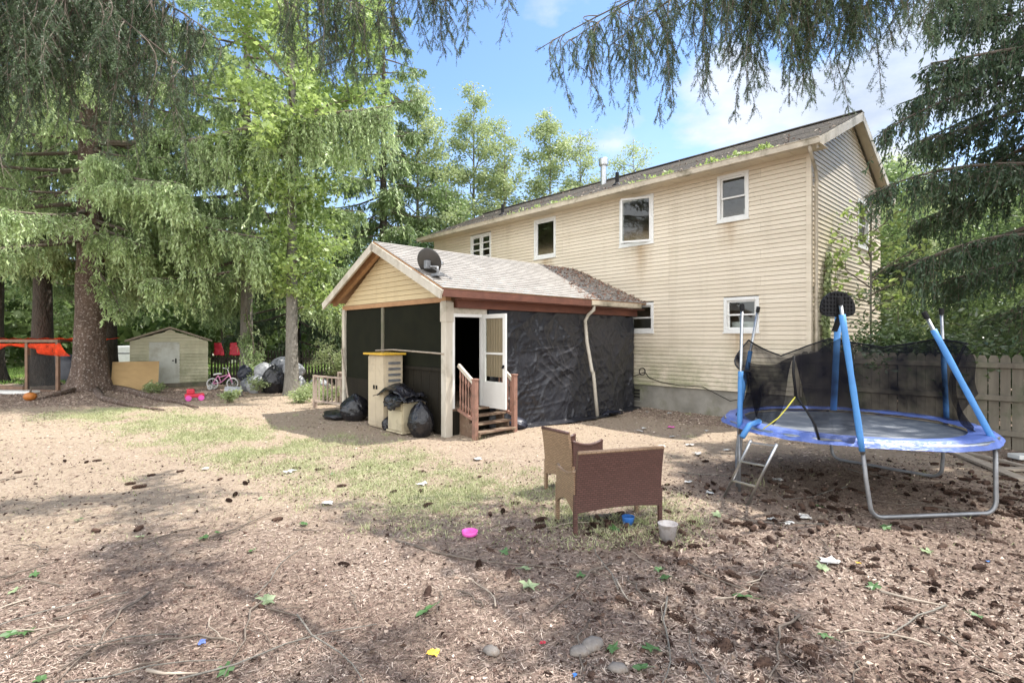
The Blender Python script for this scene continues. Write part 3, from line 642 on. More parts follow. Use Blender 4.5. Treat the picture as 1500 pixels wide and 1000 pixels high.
# black tarp hung along the porch side
def tarp_o(u, v):
    x, z = u*5.1, (1-v)*2.45
    o = .03+.30*(v**1.2)*math.sin(math.pi*min(1, u*1.02))**.6+.05*v*math.sin(u*17+v*2)**3*u+.07*max(0, u-.75)*4*math.sin(u*46+v)*(.4+v)*.5
    o += .16*math.exp(-((u-.55)/.2)**2)*max(0, v-.6)
    a = float(fbm(x*1.3+3, z*1.1, 61, 4)); o += .05*(a-.5)
    for k, (th_, f1, f2, am) in enumerate(((.5,.9,3.2,.045),(1.25,1.1,4.4,.03),(-.7,1.3,5.2,.028),(.1,1.6,7.5,.022),(1.0,2.4,10,.016),(-1.2,2.2,11,.016),(.45,4,17,.010))):      # long tension creases in several directions
        a1, a2 = x*math.cos(th_)+z*math.sin(th_), -x*math.sin(th_)+z*math.cos(th_); q = float(vn(a1*f1+.6*a, a2*f2+1.5*a, 70+k)); o += .72*am*((1-abs(q*2-1))**3-.25)
    return o*(.35+.65*min(1, v*6))
def tarp_p(u, v):
    zt = 2.50-.03*math.sin(u*22)**2-.05*(u > .93); zb = .02+.05*float(vn(u*14, 0, 77))
    return PS(-5.28+5.14*u, .02+tarp_o(u, v)*(1 if u < .97 else .5), zt+(zb-zt)*v)
m = MB(); m.grid(tarp_p, 260, 140); m.grid(lambda u, v: tuple(np.array(tarp_p(u, 1))+np.array((.28*v, .05*math.sin(u*30)*v, -tarp_p(u,1)[2]+.035+.05*float(vn(u*22, v*3, 78))*(1-v)))), 120, 6)
single(m, 'tarp', 'large crinkled black plastic tarp hung along the side of the porch', 'tarp', M['tarp'], (-4.2,-2.7,0), 'H', smooth=True)
# ---------------------------------------------------------------- satellite dish on the porch roof edge
def rotpt(p, rx, rz):
    return Matrix.Rotation(rz, 3, 'Z') @ Matrix.Rotation(rx, 3, 'X') @ Vector(p)
dz = prz(-4.6)+.03
D = T('satellite_dish', 'dark grey satellite dish on an arm at the porch roof edge', 'satellite dish', (-4.5,-6.45,dz), 'H')
base = Vector((-4.45,-6.45,dz)); dc = Vector((-4.70,-6.5,dz+.24))
def dpt(x, y, z):      # dish local: +z is the bore direction
    bore = Vector((-.43,.76,.42)).normalized(); r = bore.cross(Vector((0,0,1))).normalized(); u = r.cross(bore)
    return dc+r*x+u*y+bore*z
m = MB(); nr, na = 8, 36; o = 0
for j in range(nr+1):
    for k in range(na):
        a = 2*math.pi*k/na; rr = j/nr*.25; m.v.append(tuple(dpt(rr*math.cos(a), rr*1.08*math.sin(a), .9*rr*rr)))
for j in range(nr+1):
    for k in range(na):
        a = 2*math.pi*k/na; rr = j/nr*.25; m.v.append(tuple(dpt(rr*math.cos(a), rr*1.08*math.sin(a), .9*rr*rr-.014)))
S2 = (nr+1)*na
for j in range(nr):
    for k in range(na):
        k2 = (k+1) % na; q = (j*na+k, j*na+k2, (j+1)*na+k2, (j+1)*na+k)
        m.f += [q, tuple(S2+i for i in q[::-1])]; m.m += [0,0]
for k in range(na): m.f.append((nr*na+k, nr*na+(k+1)%na, S2+nr*na+(k+1)%na, S2+nr*na+k)); m.m.append(0)
D.part(m, 'reflector', M['dish'], smooth=True)
m = MB(); m.tube([base-Vector((0,0,.05)), base+Vector((.02,-.02,.12)), base+(dc-base)*.62, dpt(0,-.06,-.08)], .024, 8); D.part(m, 'mast', M['dullmetal'], smooth=True)
m = MB(); m.box(base.x-.1,base.x+.1,base.y-.09,base.y+.09,dz-.05,dz+.0); m.bar(base+Vector((-.28,.02,.12)), base+(dc-base)*.5, .02); m.bar(base+Vector((.06,.3,-.09)), base+(dc-base)*.5, .02); D.part(m, 'foot', M['dullmetal'])
m = MB(); c = dpt(0,-.02,-.05); m.box(c.x-.05,c.x+.05,c.y-.05,c.y+.05,c.z-.09,c.z+.07); D.part(m, 'bracket', M['dullmetal'], bevel=.01)
m = MB(); m.tube([dpt(0,-.28,.02), dpt(0,-.33,.2), dpt(0,-.2,.44)], .012, 6); D.part(m, 'arm', M['metal'], smooth=True)
m = MB(); a = dpt(0,-.2,.42); b_ = dpt(0,-.16,.52); m.bar(a, b_, .09, .08); m.bar(dpt(-.09,-.18,.46), dpt(.09,-.18,.46), .06); D.part(m, 'feed_horn', M['metal'], bevel=.012)

# ---------------------------------------------------------------- tall plastic cabinet, small cabinet, sheets, bags
C1 = T('storage_cabinet', 'tall beige plastic storage cabinet with louvred side standing before the porch screen', 'cabinet', (-6.13,-6.62,0), 'H')
m = MB(); m.box(-6.46,-5.8,-6.83,-6.4,.02,1.53); C1.part(m, 'body', M['beige'], bevel=.012)
for s0, s1 in ((-6.455,-6.135),(-6.125,-5.805)):
    m = MB(); m.box(s0,s1,-6.85,-6.832,.06,1.5)
    for k in range(11): m.box(s0+.04,s1-.04,-6.856,-6.851,.14+k*.12,.145+k*.12)
    d_ = C1.part(m, 'door', M['beige'], bevel=.006)
    x = s1-.05 if s0 < -6.3 else s0+.05
    m = MB(); m.box(x-.015,x+.015,-6.875,-6.851,.82,.9); C1.part(m, 'handle', M['black'], d_)
m = MB()
for k in range(8): m.box(-5.797,-5.775,-6.75,-6.47,.5+k*.12,.555+k*.12)
C1.part(m, 'louvre_panel', M['dullmetal'])
m = MB(); m.box(-5.797,-5.785,-6.8,-6.42,.1,1.48); C1.part(m, 'side_panel', M['beige'])
m = MB(); m.box(-6.56,-5.72,-6.92,-6.36,1.535,1.575); single(m, 'board', 'yellow board lying on top of the tall beige storage cabinet', 'board', M['yellow'], (-6.13,-6.62,1.535), 'H', bevel=.008)
C2 = T('low_cabinet', 'low cream cabinet half covered by black plastic sheets', 'cabinet', (-5.3,-6.6,0), 'H')
m = MB(); m.box(-5.62,-5.06,-6.84,-6.32,.05,.62); m.box(-5.66,-5.03,-6.88,-6.3,.02,.055); C2.part(m, 'body', M['cream'], bevel=.008)
m = MB(); m.box(-5.6,-5.08,-6.862,-6.842,.07,.46); C2.part(m, 'door', M['cream'], bevel=.006)
m = MB(); m.box(-5.6,-5.08,-6.862,-6.842,.475,.6); C2.part(m, 'drawer', M['cream'], bevel=.006)
def sheet(name, label, cat, fn, nu, nv, mt, org, seed, amp=.05, frame='H', **k):
    m = MB()
    def f(u, v):
        p = np.array(fn(u, v)); w = np.array([fbm(u*5+seed+i*9, v*5, seed+i, 4)-.47 for i in range(3)])
        c = abs(float(vn(u*7+v*4, v*8-u*3, seed+5))*2-1)-.5
        return p+w*amp*2+c*amp*.35
    m.grid(f, nu, nv); o = single(m, name, label, cat, mt, org, frame, smooth=True, **k)
    s = o.modifiers.new('thick', 'SOLIDIFY'); s.thickness = .006; return o
def drape(cx, cy, rx, ry, h, zlow, p=2.2, sag=.0):
    def fn(u, v):
        a = u*2*math.pi; t = v; r = min(1, t*1.25); fall = max(0, t-.62)/.38
        return (cx+rx*r*math.cos(a), cy+ry*r*math.sin(a), h-.12*r**p-(h-.12-zlow*(1+.5*math.sin(a*3+1)))*fall**1.2)
    return fn
def lump(cx, cy, rx, ry, h, z0):
    def fn(u, v):
        a = u*2*math.pi; ph = v*math.pi*.5
        r = math.cos(ph)**.6 if v < 1 else 0
        return (cx+rx*r*math.cos(a), cy+ry*r*math.sin(a), z0+h*math.sin(ph))
    return fn
sheet('plastic_sheet', 'crumpled black plastic sheet draped over the low cream cabinet front', 'plastic sheet',
      lambda u, v: (-5.45+.62*u-.12*v, -6.38-.58*min(1,v*1.5)-.03*v, .78-.06*abs(u-.4)-.62*max(0, v-.55)*(.55+.45*math.sin(u*3.1+.2))), 40, 30, M['bag'], (-5.2,-6.7,.6), 11, .06)
sheet('plastic_sheet', 'glossy blue-black plastic sheet heaped on the back of the low cabinet', 'plastic sheet',
      lambda u, v: (-6.0+1.15*u, -6.95+.62*v, .62+.36*math.sin(math.pi*min(1,u*.9+.08))*math.sin(math.pi*(v*.8+.2))**.7), 40, 26, M['bag'], (-5.4,-6.6,.7), 23, .07)
def bag(name, label, cx, cy, rx, ry, h, mt, seed, frame='H', z=0, group=None, tie=True):
    m = MB(); nu, nv = 40, 22
    def f(u, v):
        a = u*2*math.pi; z_ = v; r = (math.sin(math.pi*min(1,.12+.9*z_))**.55) if z_ < .97 else .08
        ca, sa = math.cos(a), math.sin(a)
        w = fbm(ca*2+seed, sa*2+z_*3, seed, 4)-.47; c = abs(float(vn(ca*4+seed, sa*4+z_*7, seed+3))*2-1)-.5
        k = r*(1+.35*w+.16*c); return (cx+rx*k*ca, cy+ry*k*sa, z+h*z_*(1+.12*w)-.01)
    m.grid(f, nu, nv)
    return single(m, name, label, 'bag', mt, (cx,cy,z), frame, smooth=True, group=group)
bag('trash_bag', 'full black trash bag between the tall cabinet and the porch corner post', -7.35, -6.72, .36, .3, .62, M['bag'], 3)
bag('trash_bag', 'black trash bag slumped on the right of the low cream cabinet', -4.78, -6.62, .26, .24, .66, M['bag'], 5)
bag('trash_bag', 'flat black trash bag lying at the left foot of the porch corner', -7.95, -6.9, .5, .26, .22, M['bag'], 8)
bag('trash_bag', 'small dark bag wedged beside the bottom of the low cream cabinet', -5.72, -6.78, .14, .14, .3, M['bag'], 9)
m = MB(); m.lathe([(.12,0),(.14,.3),(.15,.33),(.13,.33),(.11,.03)], 14, (-8.3,-7.3,0)); 
bag('trash_bag', 'navy plastic bag of rubbish behind the right newel post of the porch steps', -4.1, -4.75, .26, .26, .26, M['navy'], 14)
# deck railing at the left of the porch
RA = T('railing', 'pale worn wooden deck railing with thin balusters left of the porch', 'railing', (-9.4,-6.3,0), 'H')
def rail_run(a, b, z0, z1, n):
    a = Vector(a); b = Vector(b)
    for z in (z0, z1): m = MB(); m.bar((a.x,a.y,z), (b.x,b.y,z), .07, .045); RA.part(m, 'rail', M['palestain'])
    for k in range(n):
        p = a.lerp(b, k/(n-1)); big = k in (0, n-1); w = .045 if big else .016
        m = MB(); m.box(p.x-w,p.x+w,p.y-w,p.y+w,0 if big else z0,z1+(.03 if big else -.01)); RA.part(m, 'post' if big else 'baluster', M['palestain'])
rail_run((-8.95,-6.2,0),(-10.15,-6.5,0),.18,.85,8); rail_run((-8.95,-5.3,0),(-10.6,-5.6,0),.18,.88,9)

# ---------------------------------------------------------------- trampoline
TX, TY, TR, TZ = 4.27, 6.65, 1.42, .78
TG = g(TX, TY)
TP = T('trampoline', 'round trampoline with torn black net, blue foam poles and a small ladder', 'trampoline', (TX,TY,TG))
def tp(a, r=TR, z=TZ): return (TX+r*math.cos(R(a)), TY+r*math.sin(R(a)), TG+z)
m = MB(); m.tube([tp(k*5) for k in range(73)], .024, 10, cap=False); TP.part(m, 'frame_ring', M['metal'], smooth=True)
m = MB()
m.grid(lambda u, v: tp(u*360, v*1.22*TR/1.42, TZ-.01-.035*(1-v*v)+.012*(float(fbm(v*math.cos(u*6.283)*3, v*math.sin(u*6.283)*3, 90))-.5)), 72, 10)
TP.part(m, 'jump_mat', M['mat'], smooth=True)
m = MB()
def padf(u, v):
    a = u*360; r = TR-.24+.30*v; w = fbm(u*60, v*2, 92, 3)-.5
    return tp(a, r+.03*w, TZ+.035+.02*w+.02*math.sin(v*3.1)-.09*max(0, v-.75)*3*(.75+.5*float(vn(u*18, 0, 93))))
m.grid(padf, 200, 8); o = TP.part(m, 'edge_pad', M['pad'], smooth=True)
LA = (-117,-53,7,67,127,-173)
for a0, a1 in ((-117,-53),(7,67),(127,187)):
    p0, p1 = Vector(tp(a0)), Vector(tp(a1)); f0 = p0+(p1-p0)*.03; f1 = p1-(p1-p0)*.03
    out = Vector((math.cos(R((a0+a1)/2)), math.sin(R((a0+a1)/2)), 0))*.05
    zf = lambda q: g(q.x, q.y)+.03
    q0 = f0+out; q1 = f1+out; d = (q1-q0).normalized(); 
    b0 = Vector((q0.x,q0.y,zf(q0))); b1 = Vector((q1.x,q1.y,zf(q1))); d = (b1-b0).normalized()
    pts = [p0-Vector((0,0,.02)), p0.lerp(b0,.5)]
    for k in range(6):
        t = k/5*math.pi/2; pts.append(b0+Vector((0,0,.13))*(1-math.sin(t))+d*.13*(1-math.cos(t)))
    pts.append(b0.lerp(b1,.5))
    for k in range(6):
        t = k/5*math.pi/2; pts.append(b1+Vector((0,0,.13))*(1-math.cos(t))-d*.13*(1-math.sin(t)))
    pts += [p1.lerp(b1,.5), p1-Vector((0,0,.02))]
    m = MB(); m.tube(pts, .022, 10); TP.part(m, 'leg', M['dullmetal'], smooth=True)
def upright(a, top, foam0, foam1, fr=.031):
    p = Vector(tp(a, TR+.03, TZ-.1)); t = Vector(top)
    m = MB(); m.tube([p, p.lerp(t, .5), t], .019, 9); P_ = TP.part(m, 'pole', M['metal'], smooth=True)
    n = 9; m = MB(); pts = []; rs = []
    for k in range(n+1):
        f = foam0+(foam1-foam0)*k/n; pts.append(p.lerp(t, f)); rs.append(fr*(1+.12*((k*37) % 5-2)/4))
    m.tube(pts, rs, 10); TP.part(m, 'foam_sleeve', M['blue'], P_, smooth=True)
    m = MB(); dd = (t-p).normalized(); m.tube([t-dd*.02, t+dd*.06], .028, 9); TP.part(m, 'pole_cap', M['black'], P_)
def wp(px, py, d): return ((px-750)/CF*d, d, CH-(py-HOR)/CF*d)
upright(-117, wp(1231,443,5.35), .02, .92)
upright(-53, wp(1357,464,5.75), .02, .9)
upright(7, wp(1379,458,6.85), .05, .72)
upright(127, wp(1110,455,7.85), .05, .62)
upright(-173, wp(1087,452,6.5), .05, .5)
# the sixth pole hangs loose from the backboard
a = Vector(wp(1229,440,5.8)); b_ = Vector(wp(1221,600,5.9))
m = MB(); m.tube([a+(a-b_).normalized()*.1, a, b_], .016, 8); P_ = TP.part(m, 'pole', M['metal'], smooth=True)
m = MB(); m.tube([a, a.lerp(b_,.5), b_], .034, 10); TP.part(m, 'foam_sleeve', M['blue'], P_, smooth=True)
BB = Vector(wp(1228,444,5.62)); m = MB(); n = 30; out = []
for k in range(n+1):
    t = math.pi*k/n; out.append((.23*math.cos(t), -.07+.2*math.sin(t)))
out += [(-.205,-.12),(-.13,-.145),(0,-.15),(.13,-.145),(.205,-.12)]
ra = Vector((.97,.24,0)); fa = Vector((-.24,.97,0))
vs = [BB+ra*x+Vector((0,0,z)) for x, z in out]+[BB+ra*x+fa*.02+Vector((0,0,z)) for x, z in out]; n = len(out)
m.add(vs, [tuple(range(n)), tuple(range(2*n-1,n-1,-1))]+[(i,i+n,(i+1)%n+n,(i+1)%n) for i in range(n)])
for k in range(6): z = -.1+k*.042; w = .215*math.sqrt(max(.02, 1-(max(0, z+.07)/.21)**2)); m.bar(BB+ra*-w+Vector((0,0,z))-fa*.006, BB+ra*w+Vector((0,0,z))-fa*.006, .012, .012)
for k in range(9): x = -.18+k*.045; zt = -.07+.18*math.sqrt(max(0, 1-(x/.225)**2)); m.bar(BB+ra*x+Vector((0,0,-.12))-fa*.005, BB+ra*x+Vector((0,0,zt))-fa*.005, .01, .01)
bbp = TP.part(m, 'backboard', M['black'])
m = MB(); m.bar(BB-fa*.03+Vector((0,0,-.1)), BB-fa*.03+Vector((0,0,.06)), .03); m.bar(BB-fa*.03+Vector((0,0,-.12)), BB+fa*.05+Vector((0,0,-.3)), .04); TP.part(m, 'bracket', M['black'], bbp)
# net: follows the pole tops round the far side, sagging between them
NT = [(-173, 1.46), (127, 1.84), (97, 1.6), (67, 1.86), (37, 1.74), (7, 1.86), (-15, 1.8)]
def net_top(t):
    k = min(int(t*(len(NT)-1)), len(NT)-2); f = t*(len(NT)-1)-k
    a0, z0 = NT[k]; a1, z1 = NT[k+1]
    if a0 < 0 and k == 0: a0 = 187
    return a0+(a1-a0)*f, z0+(z1-z0)*f-.14*math.sin(math.pi*f)*(k < 1)
def netf(u, v):
    a, zt = net_top(u); r = 1.30-.14*math.sin(v*math.pi)+.05*(float(vn(u*18, v*2, 95))-.5); z = zt*(1-v)+(TZ+.03)*v
    return tp(a, r, z)
m = MB(); m.grid(netf, 90, 14)
NE = TP.part(m, 'safety_net', M['net'], smooth=True)
m = MB(); m.tube([Vector(netf(k/60,0)) for k in range(61)], .011, 6); TP.part(m, 'net_hem', M['black'], NE, smooth=True)
# the near flap with its zip, pulled to the left
Pz = [wp(1093,518,6.6), wp(1163,526,5.75), wp(1165,570,5.7)]
def flap(u, v):
    top = Vector(wp(1096,530,6.5)).lerp(Vector(wp(1164,522,5.72)), u); bot = Vector(wp(1108,612,6.5)).lerp(Vector(wp(1130,622,5.75)), u)
    p = top.lerp(bot, v); p.z -= .06*math.sin(u*math.pi)*(1-v); p.y += .05*math.sin(u*9+v*3); p.x += .12*math.sin(v*3)*u*(v-.4)
    return p
m = MB(); m.grid(flap, 24, 20); TP.part(m, 'net_flap', M['net'], NE, smooth=True)
def flap2(u, v):
    top = Vector(wp(1164,522,5.72)).lerp(Vector(wp(1237,488,5.5)), u); bot = Vector(wp(1200,645,5.45)).lerp(Vector(wp(1262,650,5.42)), u)
    p = top.lerp(bot, v); p.z -= .05*math.sin(u*math.pi)*(1-v); p.y += .04*math.sin(u*12+v*2)
    if v < .5: p.x -= 0
    return p
m = MB(); m.grid(flap2, 20, 16); TP.part(m, 'net_flap', M['net'], NE, smooth=True)
m = MB(); m.grid(lambda u, v: tp(-15-26*u, 1.27-.16*math.sin(v*3.1)+.03*math.sin(u*6), (1.80-.35*u*v)*(1-v)+(TZ+.04)*v-(.0+.55*u*(1-v))), 24, 16); TP.part(m, 'net_flap', M['net'], NE, smooth=True)
m = MB(); m.tube([wp(1163,521,5.69), wp(1162,545,5.67), wp(1166,580,5.64)], .014, 6); TP.part(m, 'zip', M['black'], NE, smooth=True)
m = MB(); m.tube([wp(1166,580,5.64), wp(1152,598,5.7), wp(1140,612,5.7), wp(1118,628,5.75)], .007, 6); TP.part(m, 'zip_edge', M['yellowm'], NE, smooth=True)
m = MB(); m.tube([wp(1166,580,5.64), wp(1182,602,5.5), wp(1194,622,5.45), wp(1200,644,5.42)], .012, 6); TP.part(m, 'zip_edge', M['black'], NE, smooth=True)
m = MB(); m.tube([wp(1087,640,6.1), wp(1098,622,6.15), wp(1112,617,6.3)], .033, 8); TP.part(m, 'foam_sleeve', M['blue'], smooth=True)
# ladder
fl = [Vector((*G(1060,727), 0)), Vector((*G(1094,741), 0))]
for q in fl: q.z = g(q.x, q.y)-.01
tl = [Vector(wp(1100,645,5.72)), Vector(wp(1138,650,5.5))]
lad = bpy.data.objects.new('ladder', None); 
m = MB(); m.tube([fl[0], tl[0]], .016, 8); L0 = TP.part(m, 'ladder_rail', M['metal'], smooth=True)
m = MB(); m.tube([fl[1], tl[1]], .016, 8); TP.part(m, 'ladder_rail', M['metal'], smooth=True)
bpy.data.objects.remove(lad)
for t in (.33, .66, .97): m = MB(); m.bar(fl[0].lerp(tl[0], t), fl[1].lerp(tl[1], t), .03, .015); TP.part(m, 'rung', M['metal'])
for a in (127,-173):
    p = Vector(tp(a, TR+.03, TZ-.1)); m = MB(); m.tube([p, (p.x, p.y, g(p.x,p.y)-.02)], .018, 8); TP.part(m, 'leg', M['dullmetal'], smooth=True)

# ---------------------------------------------------------------- wicker seats
def wicker_seat(name, label, cat, org, rot, w, dp, hb, ha, mback, marm):
    t = T(name, label, cat, org, 'L', rot); lean = .06
    # local: x along the back, y forward from the back, z up
    def slab(fn, th, nu, nv, nm, mt, ax):
        m = MB(); m.grid(fn, nu, nv); o = t.part(m, nm, mt, smooth=False); s = o.modifiers.new('thick', 'SOLIDIFY'); s.thickness = th; s.offset = 0; return o
    zb = .20
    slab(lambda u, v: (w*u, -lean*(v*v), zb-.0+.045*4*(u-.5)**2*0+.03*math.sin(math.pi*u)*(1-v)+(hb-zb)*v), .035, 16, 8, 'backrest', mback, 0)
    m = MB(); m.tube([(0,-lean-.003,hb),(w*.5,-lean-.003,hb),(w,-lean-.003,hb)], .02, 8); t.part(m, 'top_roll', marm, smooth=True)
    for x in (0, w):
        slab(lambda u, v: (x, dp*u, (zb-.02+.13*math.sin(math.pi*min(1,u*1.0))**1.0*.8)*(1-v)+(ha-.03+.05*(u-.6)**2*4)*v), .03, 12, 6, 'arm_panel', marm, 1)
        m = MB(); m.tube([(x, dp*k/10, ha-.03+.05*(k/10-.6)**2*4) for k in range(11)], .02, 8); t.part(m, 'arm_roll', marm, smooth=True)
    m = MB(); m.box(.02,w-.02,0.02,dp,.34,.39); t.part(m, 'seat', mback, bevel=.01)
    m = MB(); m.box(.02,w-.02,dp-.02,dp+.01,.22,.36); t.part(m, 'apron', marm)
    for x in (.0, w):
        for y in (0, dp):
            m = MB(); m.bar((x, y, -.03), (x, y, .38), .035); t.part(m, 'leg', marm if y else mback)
    return t
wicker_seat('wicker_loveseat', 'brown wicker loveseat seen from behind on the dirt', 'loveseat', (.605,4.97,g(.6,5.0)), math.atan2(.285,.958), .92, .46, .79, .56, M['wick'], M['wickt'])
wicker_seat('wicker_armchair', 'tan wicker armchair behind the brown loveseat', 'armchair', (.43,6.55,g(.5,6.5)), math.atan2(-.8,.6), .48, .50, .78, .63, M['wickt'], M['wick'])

# ---------------------------------------------------------------- small things in the yard
def at(px, py): x, y = G(px, py); return (x, y, g(x, y))
p = at(920,769); m = MB(); m.lathe([(.05,0),(.062,.075),(.066,.085),(.058,.085),(.046,.012)], 20, p); single(m, 'cup', 'small blue plastic cup on the ground under the loveseat', 'cup', M['cup'], p, smooth=True)
p = at(688,786); m = MB(); m.lathe([(.04,0),(.07,.012),(.078,.05),(.07,.05),(.06,.015)], 20, p); single(m, 'bowl', 'small magenta plastic bowl lying on the thin grass', 'bowl', M['pink'], p, smooth=True)
p = at(978,791); m = MB(); m.lathe([(.068,0),(.088,.15),(.094,.155),(.084,.155),(.064,.01)], 22, p); single(m, 'bucket', 'translucent white plastic tub beside the loveseat', 'tub', M['bucket'], p, smooth=True)

# fence on the right
FE = T('fence', 'weathered grey wooden privacy fence running from the house corner', 'fence', (3.6,-.15,0), 'H')
k = 0; x = -.12
while x < 7.6:
    w = .128+.012*rnd.random(); h = 1.60+.025*rnd.random()-.004*x; y = -.16+.006*rnd.random()
    m = MB(); pr = [(0,-.05),(w,-.05),(w,h-.06),(w-.03,h),(.03,h),(0,h-.06)]
    vs = [(x+a,y,b) for a, b in pr]+[(x+a,y+.018,b) for a, b in pr]; n = 6
    m.add(vs, [tuple(range(n)), tuple(range(2*n-1,n-1,-1))]+[(i,i+n,(i+1)%n+n,(i+1)%n) for i in range(n)]); FE.part(m, 'picket', M['greywood'])
    x += w+(.004 if rnd.random() < .75 else .016); k += 1
for z in (.3,.88,1.43): m = MB(); m.box(-.13,7.7,-.215,-.175,z-.045,z+.045); FE.part(m, 'rail', M['greywood'], bevel=.004)
for x in (-.17,2.3,4.75,7.2): m = MB(); m.box(x-.05,x+.05,-.315,-.217,-.1,1.55); FE.part(m, 'post', M['greywood'], bevel=.005)
for (a, b, w, lb) in (((1392,664),(1500,706),.16,'long weathered plank on the ground behind the trampoline leg'),((1420,668),(1520,690),.1,'narrow grey plank lying nearest the foot of the fence'),((1455,690),(1560,690),.12,'short pale plank lying flat right of the trampoline')):
    p, q = at(*a), at(*b); m = MB(); m.bar((p[0],p[1],p[2]+.025),(q[0],q[1],q[2]+.03),w,.04); single(m, 'plank', lb, 'plank', M['plank'], ((p[0]+q[0])/2,(p[1]+q[1])/2,p[2]), bevel=.004)
p = at(1492,676); m = MB(); m.box(p[0]-.08,p[0]+.3,p[1]-.1,p[1]+.1,p[2]+.03,p[2]+.1); single(m, 'foam_block', 'white foam block lying on planks by the fence', 'block', M['white'], p, bevel=.01)

# ---------------------------------------------------------------- shed and its surroundings
SX, SY = -12.75, 19.4; SRT = R(31)
SH = T('shed', 'small cream-sided garden shed with a grey double-panel door', 'shed', (SX,SY,g(SX,SY)), 'L', SRT)
PSH = lambda s, o, z: (s, -o, z)
SW = 1.22
zt = lambda x: 1.72+(SW-abs(x))*.33*.95
m = MB(); lap(m, PSH, .16, 2.17, lambda z: (-SW, SW) if z < 1.72 else (-SW+(z-1.72)/.3135, SW-(z-1.72)/.3135), [(-.62,.27,.16,1.66)], e=.115, gr=.03); SH.part(m, 'front_wall', M['shed'])
m = MB(); m.box(SW-.03,SW,.0,2.6,.16,1.72); m.box(-SW,-SW+.03,.0,2.6,.16,1.72); m.box(-SW,SW,2.57,2.6,.16,1.8); SH.part(m, 'side_wall', M['shed'])
m = MB(); m.box(-SW-.03,SW+.03,-.03,2.6,.0,.16); SH.part(m, 'sill', M['greywood'])
m = MB(); wb(m, PSH, -.62,.27,-.03,.01,.16,1.66); frame(m, PSH, -.65,.30,.0,.022,.14,1.69,.06); d_ = SH.part(m, 'door', M['sheddoor'], bevel=.004)
m = MB(); wb(m, PSH, .16,.2,.01,.05,.9,1.08); wb(m, PSH, .06,.12,.01,.03,.98,1.02); SH.part(m, 'latch', M['black'], d_)
m = MB()
for sg in (1,-1):
    p = [(0,2.2),(sg*(SW+.14),1.70)]; m.hexa([(p[0][0],-.13,p[0][1]),(p[1][0],-.13,p[1][1]),(p[1][0],2.7,p[1][1]),(p[0][0],2.7,p[0][1]),(p[0][0],-.13,p[0][1]+.07),(p[1][0],-.13,p[1][1]+.07),(p[1][0],2.7,p[1][1]+.07),(p[0][0],2.7,p[0][1]+.07)])
SH.part(m, 'roof', M['plank'])
p = at(186,575); m = MB(); q0 = Vector((-13.55,17.55,0)); q1 = Vector((-12.35,18.15,0)); bk = Vector((-.16,.3,0)); th_ = Vector((-.02,.03,0)); hh_ = Vector((0,0,.98)); zz0 = Vector((0,0,g(-12.9,17.8)-.01)); m.hexa([q0+zz0,q1+zz0,q1+zz0+th_,q0+zz0+th_,q0+zz0+bk+hh_,q1+zz0+bk+hh_,q1+zz0+bk+hh_+th_,q0+zz0+bk+hh_+th_]); single(m, 'plywood_sheet', 'tan plywood sheet leaning against the front of the shed', 'plywood', M['ply'], (-12.9,17.8,0), 'W')
# child's bicycle
bx, by = G(326,573); BZ = g(bx,by)
B = T('bicycle', "child's pink and white bicycle standing beside the shed", 'bicycle', (bx,by,BZ), 'L', R(8))
def wheel(x, r, nm='wheel', y=0, tw=.022):
    m = MB(); m.tube([(x+r*math.cos(k*math.pi/12), y, r+tw+r*math.sin(k*math.pi/12)) for k in range(25)], tw, 8, cap=False); w_ = B.part(m, nm, M['tyre'], smooth=True)
    m = MB()
    for k in range(8): m.bar((x,y,r+tw), (x+r*math.cos(k*.785), y, r+tw+r*math.sin(k*.785)), .006)
    m.tube([(x,y-.03,r+tw),(x,y+.03,r+tw)], .02, 8); B.part(m, 'spokes', M['metal'], w_)
wheel(-.33,.18); wheel(.33,.18); wheel(-.36,.07,'training_wheel',-.14,.018); wheel(-.36,.07,'training_wheel',.14,.018)
m = MB(); 
for a, b in (((-.33,0,.2),(-.05,0,.24)),((-.05,0,.24),(-.14,0,.5)),((-.14,0,.5),(-.33,0,.2)),((-.05,0,.24),(.22,0,.5)),((-.13,0,.42),(.22,0,.52)),((.2,0,.58),(.33,0,.2))): m.tube([a,b], .02, 8)
B.part(m, 'frame', M['pinkp'], smooth=True)
m = MB(); m.tube([(.2,0,.58),(.17,0,.7)], .014); m.tube([(.1,-.22,.76),(.15,-.14,.75),(.17,0,.7),(.15,.14,.75),(.1,.22,.76)], .014, 8); B.part(m, 'handlebar', M['white'], smooth=True)
m = MB(); m.grid(lambda u, v: (-.28+.26*u, (v-.5)*.15*(1-.55*u), .55+.03*math.sin(u*2.5)-.1*(v-.5)**2*4*.3), 10, 8); o = B.part(m, 'saddle', M['white'], smooth=True); o.modifiers.new('t','SOLIDIFY').thickness = .04
m = MB(); m.tube([(-.14,0,.48),(-.15,0,.55)], .013); m.tube([(-.05,-.1,.18),(-.05,-.02,.18),(-.05,.02,.3),(-.05,.1,.3)], .01); B.part(m, 'pedals', M['black'])
# red ride-on toy
p = at(285,588); t = T('toy_car', 'red plastic toy car lying on the bare dirt before the shed', 'toy', p, 'L', R(35))
m = MB(); m.box(-.25,.25,-.13,.13,.09,.2); m.box(-.2,.0,-.12,.12,.2,.34); t.part(m, 'body', M['red'], bevel=.03)
for x in (-.16,.16):
    for y in (-.13,.13): m = MB(); m.tube([(x,y-.03,.08),(x,y+.03,.08)], .08, 14); t.part(m, 'wheel', M['pink'])
